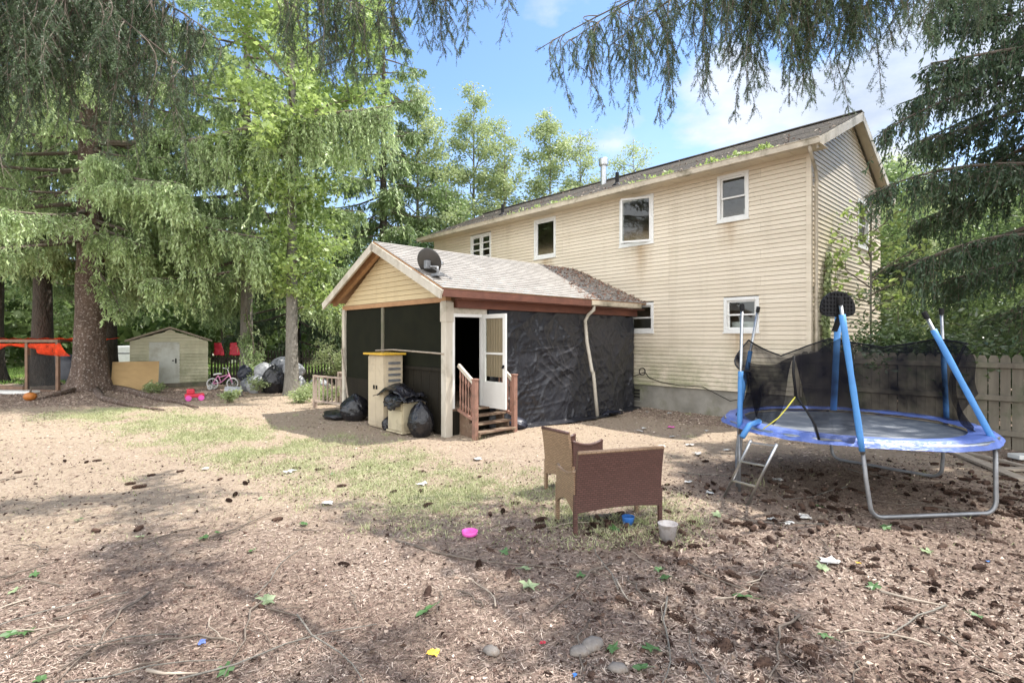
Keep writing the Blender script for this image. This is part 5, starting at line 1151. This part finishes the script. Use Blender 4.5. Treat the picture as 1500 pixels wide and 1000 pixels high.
broadleaf('maple_tree', 'maple with bright lime leaves and grey trunk beside the bag pile', -7.15, 16.9, 17, 3.0, 2.9, 21, L_LIME, 21000, .17, r=.21, nl=44, cl=.42, profile=lambda f: .4 if f < .3 else (math.sin(math.pi*min(1, .2+.8*(f-.3)/.7)))**.7)
g_ = 'slim trees beyond the house roof'
broadleaf('tree', 'slim grey-trunked tree behind the porch ridge, leftmost of the sparse group', -4.9, 27, 15.2, 2.6, 2.5, 31, L_PALEG, 19000, .16, nl=34, up=1.0, cl=.4, group=g_)
broadleaf('tree', 'tallest slim tree in the sparse group, its crown just right of the group centre', -2.1, 28.5, 15.8, 2.2, 2.5, 32, L_PALEG, 17000, .16, nl=34, up=1.0, cl=.36, group=g_)
broadleaf('tree', 'small bushy tree between the two taller slim trees', -3.3, 26, 9.5, 1.9, 2, 33, L_GRN, 9000, .16, nl=24, up=.8, cl=.42, group=g_)
broadleaf('tree', 'narrow pale tree at the right edge of the left group beyond the roof', -.4, 28, 13.2, 1.4, 2.5, 34, L_PALEG, 10000, .15, nl=28, up=1.1, cl=.34, group=g_)
broadleaf('tree', 'leafy narrow tree above the middle of the house roof', 2.2, 30, 15.2, 1.8, 3, 35, L_PALEG, 17000, .17, nl=34, up=.9, cl=.4, group=g_)
broadleaf('tree', 'sparser tree with bare upper twigs just left of the metal flue', 4.0, 30.5, 14.2, 1.8, 3, 36, L_PALEG, 9000, .15, nl=30, up=1.2, cl=.4, group=g_)
broadleaf('tree', 'faint pale spreading tree right of the metal flue', 8.4, 36, 15.6, 3.0, 4, 37, L_PALEG, 8500, .17, nl=30, up=.9, cl=.5, group=g_)
broadleaf('tree', 'low rounded dark green tree behind the porch ridge under the slim trees', -4.3, 23.5, 6.4, 2.2, .8, 38, leaf_mat('dark_leaves', (.03,.07,.03), (.1,.18,.06), .4), 12000, .15, nl=26, up=.6, cl=.4)
broadleaf('tree', 'bright green tree close behind the gable end of the house', 12.6, 19, 8.4, 2.6, 1.5, 41, L_GRN, 20000, .14, nl=30, cl=.45)
broadleaf('tree', 'tall pale green tree far behind the gable end of the house', 18, 25, 10.5, 3.4, 2, 42, L_PALEG, 20000, .18, nl=30, cl=.55)
broadleaf('tree', 'mid green tree behind the dark spruce at the right', 16.5, 16, 7.5, 3.0, 1, 43, L_GRN, 20000, .14, nl=30, cl=.5)
for i, (x, y, h, lb) in enumerate(((-24,29,9,'leafy tree at the far left end of the lawn'),(-29,33,11,'tall leafy tree across the lawn behind the pen frame'),(-20,36,10,'leafy tree across the lawn near the white house'),(-14.5,30,8,'leafy tree behind the shed roof'),(-13,38,11,'tall tree far behind the dark picket fence'))):
    broadleaf('tree', lb, x, y, h, 3.2, 2.2, 50+i, L_GRN, 12000, .2, nl=26, cl=.6, bk='bark2', group='trees along the far lawn')
def shrub(name, label, x, y, h, r, seed, lm, n, ls, cat='shrub', stems=9, z=0.):
    rg = np.random.default_rng(seed); t = thing_at(name, label, cat, x, y); cr = Crown(); ends = []
    for i in range(stems):
        az = i*2.4+rg.random(); e = np.array((math.cos(az)*r*.8*rg.random()**.5, math.sin(az)*r*.8*rg.random()**.5, h*(.5+.5*rg.random())))
        s = np.linspace(0, 1, 5)[:,None]; cr.tube(e*s+np.array((0,0,.12*h))*s*(1-s)+rg.normal(size=(5,3))*.03*h*s, .018, .006, 5, 1)
        for j in range(7): ends.append(e*(.45+.55*rg.random())+rg.normal(size=3)*np.array((.3,.3,.2))*r)
    ends = np.array(ends); ii = rg.integers(0, len(ends), n); P = ends[ii]+rg.normal(size=(n,3))*np.array((.16,.16,.13))*r*1.1; P[:,2] = np.abs(P[:,2])+.03
    D = rg.normal(size=(n,3)); D[:,2] = D[:,2]*.5+.05; D = nrm(D); ct = rg.random(len(ends))
    cr.add(cards(rg, P, D, ls*(.6+.6*rg.random(n)), ls*.36*(.7+.6*rg.random(n)), .15), 0, np.clip(.1+.4*ct[ii]+.5*rg.random(n), 0, 1)); cr.obj('foliage', t.o, [lm, M['twig']]); return t
for i, (lx, ly, h, r, lb) in enumerate(((1.35,.95,2.5,.95,'rhododendron against the gable wall behind the fence'),(2.6,1.15,2.7,1.1,'tallest rhododendron behind the middle of the fence'),(4.1,1.2,2.3,1.0,'rhododendron nearest the dark spruce behind the fence'))):
    x, y = HW(lx, ly); shrub('rhododendron', lb, x, y, h, r, 60+i, L_RHO, 5200, .13)
x, y = HW(.75,1.5)
broadleaf('sapling', 'slender sapling with lime leaves growing before the gable wall', x, y, 5.1, .75, 2.6, 71, L_LIME, 420, .15, r=.03, nl=14, up=.9, cl=.12, cat='sapling')
for i, (px, py, h, r, lb) in enumerate(((455,583,.5,.5,'low pale green plant left of the deck railing'),(440,590,.45,.4,'low leafy plant at the foot of the bag pile'),(478,592,.4,.35,'pale weed growing behind the deck railing'),(227,578,.35,.3,'small green weed at the shed door sill'),(335,590,.3,.25,'tiny yellow-green weed on the dirt path'),(497,565,1.6,.7,'pale green bush beside the porch corner'),(380,578,.6,.4,'green weed in front of the bag pile'))):
    x, y = G(px, py); shrub('weed', lb, x, y, h, r, 80+i, L_PALEG, 700 if h < 1 else 2500, .1, 'plant', 6)
# ivy on the gable wall
rg = np.random.default_rng(5); n = 900; zz_ = .7+3.1*rg.random(n)**1.2; yy_ = .75+.10*np.sin(zz_*2)+rg.normal(size=n)*(.16-.03*zz_).clip(.03); P = np.stack([.05+.05*rg.random(n), yy_, zz_], 1)
D = nrm(np.stack([.5+rg.random(n)*.5, rg.normal(size=n)*.5, -rg.random(n)-.2], 1)); cr = Crown(); cr.add(cards(rg, P, D, .11, .08), 0, rg.random(n))
zs = np.linspace(.55,3.8,14); cr.tube(np.stack([np.full(14,.04), .75+.1*np.sin(zs*2), zs], 1), .012, .005)
iv = T('climbing_vine', 'green vine climbing the gable wall of the house above the fence', 'vine', (0,0,0), 'H'); cr.obj('foliage', iv.o, [L_PALEG, M['twig']])
# weeds sprouting in the house gutter
for i, (a, b, n, lb) in enumerate(((-2.3,-.5,260,'lush weeds sprouting from the gutter near the roof corner'),(-4.6,-2.9,110,'sparse weeds in the middle of the house gutter'),(-9.2,-6.0,160,'thin pale weeds in the gutter above the far windows'))):
    rg = np.random.default_rng(90+i); lx = a+(b-a)*rg.random(n)**.7; P = np.stack([lx, -.55+.05*rg.random(n), 5.86+.19*rg.random(n)*(.4+.6*np.sin((lx-a)*5)**2)], 1); D = rg.normal(size=(n,3)); D[:,2] = np.abs(D[:,2]); 
    cr = Crown(); cr.add(cards(rg, P, nrm(D), .10, .055), 0, .4+.6*rg.random(n)); t = T('gutter_weeds', lb, 'weeds', ((a+b)/2,-.55,5.85), 'H'); o = cr.obj('foliage', t.o, [L_LIME, M['twig']])
    o.data.transform(Matrix.Translation((-(a+b)/2,.55,-5.85)))
# leaf litter on the roofs
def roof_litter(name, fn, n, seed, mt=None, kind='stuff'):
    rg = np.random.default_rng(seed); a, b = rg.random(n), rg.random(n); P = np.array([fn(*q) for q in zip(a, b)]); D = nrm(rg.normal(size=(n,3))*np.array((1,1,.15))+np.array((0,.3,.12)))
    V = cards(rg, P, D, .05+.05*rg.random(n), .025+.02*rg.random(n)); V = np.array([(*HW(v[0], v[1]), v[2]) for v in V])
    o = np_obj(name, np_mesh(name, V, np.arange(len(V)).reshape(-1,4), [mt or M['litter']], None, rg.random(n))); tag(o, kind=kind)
M['litter'] = tint_mat('dry_litter', [(0, (.07,.043,.034)), (.35, (.2,.138,.11)), (.65, (.37,.285,.235)), (1, (.62,.52,.43))])
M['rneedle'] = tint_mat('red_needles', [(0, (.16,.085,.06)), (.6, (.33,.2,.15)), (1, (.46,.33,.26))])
M['litterw'] = tint_mat('pale_catkins', [(0, (.3,.22,.13)), (1, (.62,.53,.34))])
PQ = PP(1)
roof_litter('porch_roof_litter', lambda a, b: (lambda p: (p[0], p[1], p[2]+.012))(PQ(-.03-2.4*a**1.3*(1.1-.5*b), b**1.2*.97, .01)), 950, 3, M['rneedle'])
roof_litter('house_roof_litter', lambda a, b: (lambda p: (p[0], p[1], p[2]+.012))(RP(1)(-14.2+14.4*a, b**2.2*.9, .01)), 500, 4)
# far woods that close the view
rg = np.random.default_rng(77); n = 60000; th = R(-58)+R(116)*rg.random(n); cl_ = np.round(th*26); dd = 42+22*rg.random(n); hgt = 5.5+3.5*vn(th*22, th*0, 5)+np.where(th > R(25), 5, 0)
zz_ = hgt*rg.random(n)**.8; P = np.stack([np.sin(th)*dd, np.cos(th)*dd, zz_], 1); D = rg.normal(size=(n,3)); D[:,2] -= .3
cr = Crown(); cr.add(cards(rg, P, nrm(D), .8, .5), 0, np.clip(.5*vn(th*60, zz_*.7, 9)+.5*rg.random(n), 0, 1)); o = cr.obj('far_woods', None, [L_GRN]); tag(o, kind='stuff')
# ---------------------------------------------------------------- ground cover
def in_yard(x, y):
    hx = (x-KX)*UX[0]+(y-KY)*UX[1]; hy = (x-KX)*VY[0]+(y-KY)*VY[1]
    return ~((hy > -.03) & (hx > -14) & (hx < .1)) & ~((hx > -8.9) & (hx < -4.25) & (hy > -6.35)) & (np.abs(x) < y*1.02+2.6)
rg = np.random.default_rng(101)
def cone_d(x, y): return np.clip(.05+1.0*np.clip((x+.4)/2.2, 0, 1)*np.clip((7.2-y+.2*x)/2, 0, 1), 0, 1)*np.clip(fbm(x*1.4, y*1.4, 62, 3)*2.4-.5, .05, 1)
def scatter(n, y0, y1, pw=1.0, dens=None, ex=.4):
    out = []; c = 0
    while c < n:
        k = n*2; y = y0+(y1-y0)*rg.random(k)**pw; x = (rg.random(k)*2-1)*(y*1.02+ex); ok = in_yard(x, y)
        if dens is not None: ok &= rg.random(k) < dens(x, y)
        out.append(np.stack([x[ok], y[ok]], 1)); c += ok.sum()
    return np.concatenate(out)[:n]
# dry needles and bark flakes
n = 300000; p = scatter(n, 1.4, 9.5, 1.35, lambda x, y: .3+.7*dark_mask(x, y), 2.4); x, y = p[:,0], p[:,1]; z = gfull(x, y)+.006+.008*rg.random(n)
az = rg.random(n)*6.283; D = nrm(np.stack([np.cos(az), np.sin(az), rg.normal(size=n)*.16], 1)); ln = .018+.05*rg.random(n)**1.6; wd = .0018+.0026*rg.random(n)
fl = rg.random(n) < .1; ln = np.where(fl, .01+.02*rg.random(n), ln); wd = np.where(fl, .006+.01*rg.random(n), wd)
S = nrm(np.cross(D, np.array((0,0,1.))+rg.normal(size=(n,3))*.3)); P = np.stack([x, y, z], 1); A0 = P-D*(ln/2)[:,None]; B0 = P+D*(ln/2)[:,None]; s_ = S*(wd/2)[:,None]
Vn = np.stack([A0-s_, A0+s_, B0+s_, B0-s_], 1).reshape(-1,3)
tint = np.clip(.5*vn(x*1.7, y*1.7, 12)+.25+rg.normal(size=n)*.24-.1*dark_mask(x, y), 0, 1)
o = np_obj('needle_litter', np_mesh('needle_litter', Vn, np.arange(len(Vn)).reshape(-1,4), [M['litter']], None, tint)); tag(o, kind='stuff')
n = 45000; p = scatter(n, 7.5, 19, 1., lambda x, y: np.clip((y-7)/5, 0, 1)*(.12+.85*dark_mask(x, y))); x, y = p[:,0], p[:,1]; z = gfull(x, y)+.01
az = rg.random(n)*6.283; D = nrm(np.stack([np.cos(az), np.sin(az), rg.normal(size=n)*.2], 1)); V2 = cards(rg, np.stack([x,y,z],1), D, .03+.05*rg.random(n), .008+.016*rg.random(n), .1)
o = np_obj('path_litter', np_mesh('path_litter', V2, np.arange(len(V2)).reshape(-1,4), [M['litter']], None, np.clip(.55+rg.normal(size=n)*.25, 0, 1))); tag(o, kind='stuff')
# coarse clods: broken cones, bark bits and cone scales, thickest at the right
n = 11000; p = scatter(n, 2.3, 8.2, 1.1, lambda x, y: np.clip(.10+.9*cone_d(x, y), 0, 1)); x, y = p[:,0], p[:,1]; z = gfull(x, y)+.004+.012*rg.random(n)
D = nrm(rg.normal(size=(n,3))*np.array((1,1,.3))); V2 = cards(rg, np.stack([x,y,z],1), D, .018+.04*rg.random(n)**1.5, .012+.022*rg.random(n), .45)
M['clod'] = tint_mat('bark_bits', [(0, (.03,.018,.014)), (.55, (.09,.055,.042)), (.8, (.22,.15,.115)), (1, (.5,.4,.32))])
o = np_obj('bark_litter', np_mesh('bark_litter', V2, np.arange(len(V2)).reshape(-1,4), [M['clod']], None, rg.random(n))); tag(o, kind='stuff')
# thin grass
n = 60000; p = scatter(n, 4.6, 14, 1., lambda x, y: grass_mask(x, y)**1.3+.004); x, y = p[:,0], p[:,1]; z = gfull(x, y)-.004
D = nrm(rg.normal(size=(n,3))*np.array((.75,.75,.2))+np.array((0,0,.75))); V3 = cards(rg, np.stack([x,y,z],1), D, .025+.04*rg.random(n), .005+.004*rg.random(n), .2)
M['grass'] = tint_mat('thin_grass', [(0, (.22,.26,.11)), (.5, (.37,.4,.21)), (1, (.5,.47,.31))])
cl_ = rg.random((260,2)); cx_ = scatter(260, 4.8, 13, 1., lambda x, y: grass_mask(x, y)+.01); n2_ = 9000; ii = rg.integers(0, 260, n2_); q_ = cx_[ii]+rg.normal(size=(n2_,2))*.05*(.5+cl_[ii,:1])
P4 = np.stack([q_[:,0], q_[:,1], gfull(q_[:,0], q_[:,1])-.004], 1); D4 = nrm(rg.normal(size=(n2_,3))*np.array((.5,.5,.2))+np.array((0,0,.9))); V3 = np.concatenate([V3, cards(rg, P4, D4, .05+.07*rg.random(n2_), .006, .2)]); n += n2_
o = np_obj('grass', np_mesh('grass', V3, np.arange(len(V3)).reshape(-1,4), [M['grass']], None, rg.random(n))); tag(o, kind='stuff')
n = 60000; y = 21+16*rg.random(n); x = -(8+30*rg.random(n)); z = gfull(x, y)-.01
D = nrm(rg.normal(size=(n,3))*np.array((.6,.6,.2))+np.array((0,0,.8))); V3 = cards(rg, np.stack([x,y,z],1), D, .1+.1*rg.random(n), .03, .2)
M['lawn'] = tint_mat('lush_grass', [(0, (.07,.16,.03)), (1, (.25,.36,.09))])
o = np_obj('lawn_grass', np_mesh('lawn_grass', V3, np.arange(len(V3)).reshape(-1,4), [M['lawn']], None, rg.random(n))); tag(o, kind='stuff')
# spruce cones
def cone_mesh(seed, L=.12, r=.021, opened=.6):
    q = np.random.default_rng(seed); m = MB(); pr = [(.003,0),(r*.8,.012),(r,.035),(r*.95,.07),(r*.6,.1),(.003,L)]
    m.lathe(pr, 8)
    k = 0; z = .008
    while z < L-.008:
        f = z/L; rr = r*(math.sin(math.pi*(.12+.8*f)))**.6*1.02
        for j in range(7):
            a = 2*math.pi*(j+.5*(k % 2))/7+.1*q.normal(); ca, sa = math.cos(a), math.sin(a); ta = np.array((-sa, ca, 0)); w = .0085
            b = np.array((rr*ca*.9, rr*sa*.9, z)); tip = np.array((rr*ca*(1.05+.3*opened), rr*sa*(1.05+.3*opened), z+.015)); md = (b+tip)/2
            m.add([b, md+ta*w, tip, md-ta*w, (md+tip)/2+np.array((ca,sa,0))*.002], [(0,1,4),(1,2,4),(2,3,4),(3,0,4)], 1)
        z += .0085; k += 1
    me = m.v; me = [(vx, vz-L/2, vy+r*1.0) for vx, vy, vz in me]; m.v = me; return m
M['cone'] = mat('cone_scales', (.03,.017,.012), (.018,.01,.008), .9, 30, spec=.1); M['cone2'] = mat('cone_scales_pale', (.115,.07,.05), (.05,.03,.022), .8, 30, spec=.2); M['cone3'] = mat('cone_scales_dark', (.06,.036,.027), (.03,.017,.013), .85, 30, spec=.2)
protos = []
for i in range(4):
    o = cone_mesh(i, (.085,.12,.105,.14)[i], (.019,.018,.016,.019)[i], (.3,.9,.5,1.1)[i]).build('spruce_cone', [M['cone'], M['cone2' if i != 1 else 'cone3']]); protos.append(o)
pts = scatter(560, 2.75, 8.0, 1.0, cone_d); pts = pts[np.argsort(pts[:,1])]
def place_cone(o, x, y):
    s = .55+.6*rnd.random()**1.3; o.location = (x, y, float(gfull(np.array(x), np.array(y)))-.004-.012*rnd.random()); o.scale = (s*1.05,s,s*.95); o.rotation_euler = (rnd.uniform(-.35,.35), rnd.uniform(-.5,.5), rnd.random()*6.28)
cl_lab = 'brown open spruce cone lying on the needle litter'
for i, (x, y) in enumerate(pts[:300]):
    o = protos[i] if i < 4 else protos[i % 4].copy()
    if i >= 4: COL.objects.link(o)
    place_cone(o, x, y); tag(o, cl_lab, 'cone', 'spruce cones on the ground')
vv, ff = [], []
pv = [np.array([v.co[:] for v in q.data.vertices]) for q in protos]; m = MB()
for i, (x, y) in enumerate(pts[300:]):
    k = i % 4; s = .75+.45*rnd.random(); a = rnd.random()*6.28; c_, s2 = math.cos(a)*s, math.sin(a)*s; q = pv[k]; z = float(gfull(np.array(x), np.array(y)))
    o_ = len(m.v); m.v += [tuple(t_) for t_ in np.stack([q[:,0]*c_-q[:,1]*s2+x, q[:,0]*s2+q[:,1]*c_+y, q[:,2]*s+z], 1)]
    for pl in protos[k].data.polygons: m.f.append(tuple(v+o_ for v in pl.vertices)); m.m.append(pl.material_index)
o = m.build('cone_litter', [M['cone'], M['cone2']]); tag(o, kind='stuff')
# fallen sticks
stk = []
for i in range(5):
    m = MB(); L = .35+.2*i; q = np.random.default_rng(i+200); pt = [(-L/2+L*k/8, .05*L*math.sin(k*.8+i)+.012*q.normal(), .008+.012*q.random()) for k in range(9)]
    m.tube(pt, [.0065*(1-.6*k/8)*(1+.3*(i % 2)) for k in range(9)], 6)
    if i % 2: m.tube([pt[4], (pt[4][0]+.1*L, pt[4][1]+.16*L, .015), (pt[4][0]+.2*L, pt[4][1]+.22*L, .01)], .003, 5)
    stk.append(m.build('stick', [M['twig'], M['twig'], M['plank'], M['twig'], M['bark3']][i], smooth=True))
pts = scatter(75, 2.8, 8.5, 1.1, lambda x, y: .03+dark_mask(x, y)**2)
for i, (x, y) in enumerate(pts):
    o = stk[i] if i < 5 else stk[i % 5].copy()
    if i >= 5: COL.objects.link(o)
    s = .5+.6*rnd.random(); o.scale = (s,s,1); o.location = (x, y, float(gfull(np.array(x), np.array(y)))+.008); o.rotation_euler = (0,0,rnd.random()*6.28); tag(o, 'thin dry stick lying on the needle litter', 'stick', 'fallen sticks on the ground')
for i, (pp, lb) in enumerate((([(580,795),(640,812),(700,826),(790,832),(870,838),(905,850)],'longest thin branch lying across the litter in front of the loveseat'),([(902,850),(912,870),(925,892)],'short forked pale branch at the end of the longest branch'),([(1330,908),(1380,930),(1440,968)],'dark straight stick lying at the lower right among cones'),([(1290,868),(1340,880),(1390,890)],'pale stick lying in the litter right of centre'),([(8,858),(40,850),(95,862)],'grey curved stick at the left edge of the litter'),([(215,985),(240,990),(290,988)],'short pale stick at the bottom left of the litter'))):
    q = [(a[0], a[1], float(gfull(np.array(a[0]), np.array(a[1])))+.014) for a in (G(*k) for k in pp)]
    m = MB(); m.tube(q, [.011*(1-.6*k/(len(q)-1)) for k in range(len(q))], 6); single(m, 'branch', lb, 'branch', M['plank' if i in (1,3,5) else 'twig'], q[0], smooth=True)
# fallen green leaves
lf = []
M['gleaf'] = leaf_mat('fallen_leaf', (.08,.17,.05), (.2,.32,.11), .3); M['gleaf2'] = leaf_mat('pale_fallen_leaf', (.3,.38,.2), (.45,.52,.32), .3)
for i in range(3):
    m = MB(); n = 15; q = np.random.default_rng(300+i); vs = [(0,0,.012)]
    for k in range(n): a = 2*math.pi*k/n; r_ = .045*(1+.38*math.cos(a*5+.5))*(.85+.3*q.random()); vs.append((r_*math.cos(a), r_*math.sin(a), .004+.02*q.random()))
    m.add(vs, [(0,k+1,(k+1) % n+1) for k in range(n)]); m.tube([(-.03,0,.006),(-.085,.01,.004)], .0016, 4)
    lf.append(m.build('fallen_leaf', M['gleaf2' if i == 2 else 'gleaf']))
spots = [(300,789),(318,783),(50,845),(22,870),(115,763),(40,932),(15,935),(390,882),(330,985),(975,852),(740,811),(770,838),(1090,880),(1210,940),(850,845),(775,865),(1280,862),(1432,905),(625,902),(1050,757),(940,985),(955,958),(60,1000),(205,790),(445,770)]
ex = scatter(14, 3, 8.5, 1.)
spots = [G(*k) for k in spots]+[tuple(k) for k in ex]
for i, (x, y) in enumerate(spots):
    k = 2 if i % 4 == 3 else i % 2; o = lf[k] if i in (0,1,3) and not lf[k].get('label') else lf[k].copy()
    if not o.users_collection: COL.objects.link(o)
    s = .7+.7*rnd.random(); o.scale = (s,s*.8,s); o.location = (x, y, float(gfull(np.array(x), np.array(y)))+.012); o.rotation_euler = (rnd.uniform(-.3,.3), rnd.uniform(-.3,.3), rnd.random()*6.28)
    tag(o, 'pale green fallen leaf lying on the litter' if k == 2 else 'bright green fallen leaf lying on the litter', 'leaf', 'pale fallen leaves' if k == 2 else 'green fallen leaves')
# scraps of litter
def scrap(px, py, label, mt, s, seed, name='litter_scrap', cat='litter', group=None):
    q = np.random.default_rng(seed); x, y = G(px, py); z = float(gfull(np.array(x), np.array(y))); m = MB(); a0 = q.random()*6
    def f(u, v):
        w = [fbm(np.array(u*3+seed), np.array(v*3+k*5), seed+k, 3)-.45 for k in range(3)]
        a, b = (u-.5)*s+w[0]*s*.7, (v-.5)*s*.7+w[1]*s*.7; return (x+a*math.cos(a0)-b*math.sin(a0), y+a*math.sin(a0)+b*math.cos(a0), z+.015+max(0, s*.35*(w[2]+.35)))
    m.grid(f, 9, 7); return single(m, name, label, cat, mt, (x, y, z), smooth=True, group=group)
wh = [(425,695),(620,712),(948,605),(980,606),(943,628),(938,632),(968,657),(1008,707),(1010,655),(1035,632),(1140,706),(1022,668),(1130,762),(1215,826),(1092,628),(985,640),(1065,662),(480,742),(700,672),(1180,760),(300,690),(1040,722),(1155,770)]
for i, k in enumerate(wh): scrap(*k, 'crumpled scrap of white paper lying on the dirt', M['paper' if i % 3 else 'litpaper'], .09+.07*rnd.random(), 400+i, group='white paper scraps on the dirt')
scrap(984,627,'pink wrapper lying in the shade by the foundation', M['pink'], .14, 500); scrap(634,962,'yellow wrapper with grey fold at the bottom of the litter', M['yellowl'], .07, 501)
scrap(795,946,'tiny red scrap on the foreground litter', M['red'], .035, 502); scrap(1257,826,'small yellow and white scrap among the cones', M['yellowl'], .04, 503); scrap(1447,826,'tiny blue scrap at the right of the cones', M['cup'], .03, 504)
scrap(296,943,'thin pale blue strip on the left foreground litter', M['pad'], .05, 505); scrap(842,995,'tiny blue scrap at the bottom edge of the litter', M['cup'], .03, 506); scrap(905,603,'white bag with navy cloth at the foot of the tarp', M['paper'], .25, 507)
scrap(896,610,'navy cloth heap at the foot of the black tarp', M['navy'], .5, 508)
for i, (px, py, s) in enumerate(((868,950,.07),(850,958,.06),(905,985,.05),(720,958,.05))):
    x, y = G(px, py); z = float(gfull(np.array(x), np.array(y))); m = MB(); m.lathe([(.2*s,0),(.85*s,.15*s),(s,.4*s),(.8*s,.7*s),(.3*s,.85*s)], 12, (x,y,z-.005), wob=lambda a, zz: 1+.18*math.sin(a*2+i)+.1*math.sin(a*5+i*2)); single(m, 'stone', ('pale rounded stone in the litter, largest of the little cluster','pale stone left of the largest stone','small stone nearest the bottom edge','dark stone under the branch at the bottom')[i], 'stone', M['stone'], (x,y,z), smooth=True)
# big surface roots of the left spruce
t = [o for o in bpy.data.objects if o.get('label','').startswith('huge Norway')][0]
ox, oy, oz = t.location
for i, (pp, r_) in enumerate((([(150,574),(185,578),(225,585),(262,592),(290,600)],.16),([(120,578),(90,584),(55,590)],.13),([(140,578),(150,588),(200,598),(240,604)],.12),([(160,570),(200,573),(240,578)],.1))):
    q = [(a[0]-ox, a[1]-oy, g(*a)-oz+.05) for a in (G(*k) for k in pp)]; m = MB(); m.tube(q, [r_*(1-.85*k/(len(q)-1)) for k in range(len(q))], 9)
    m.build('root', M['bark'], t, smooth=True)
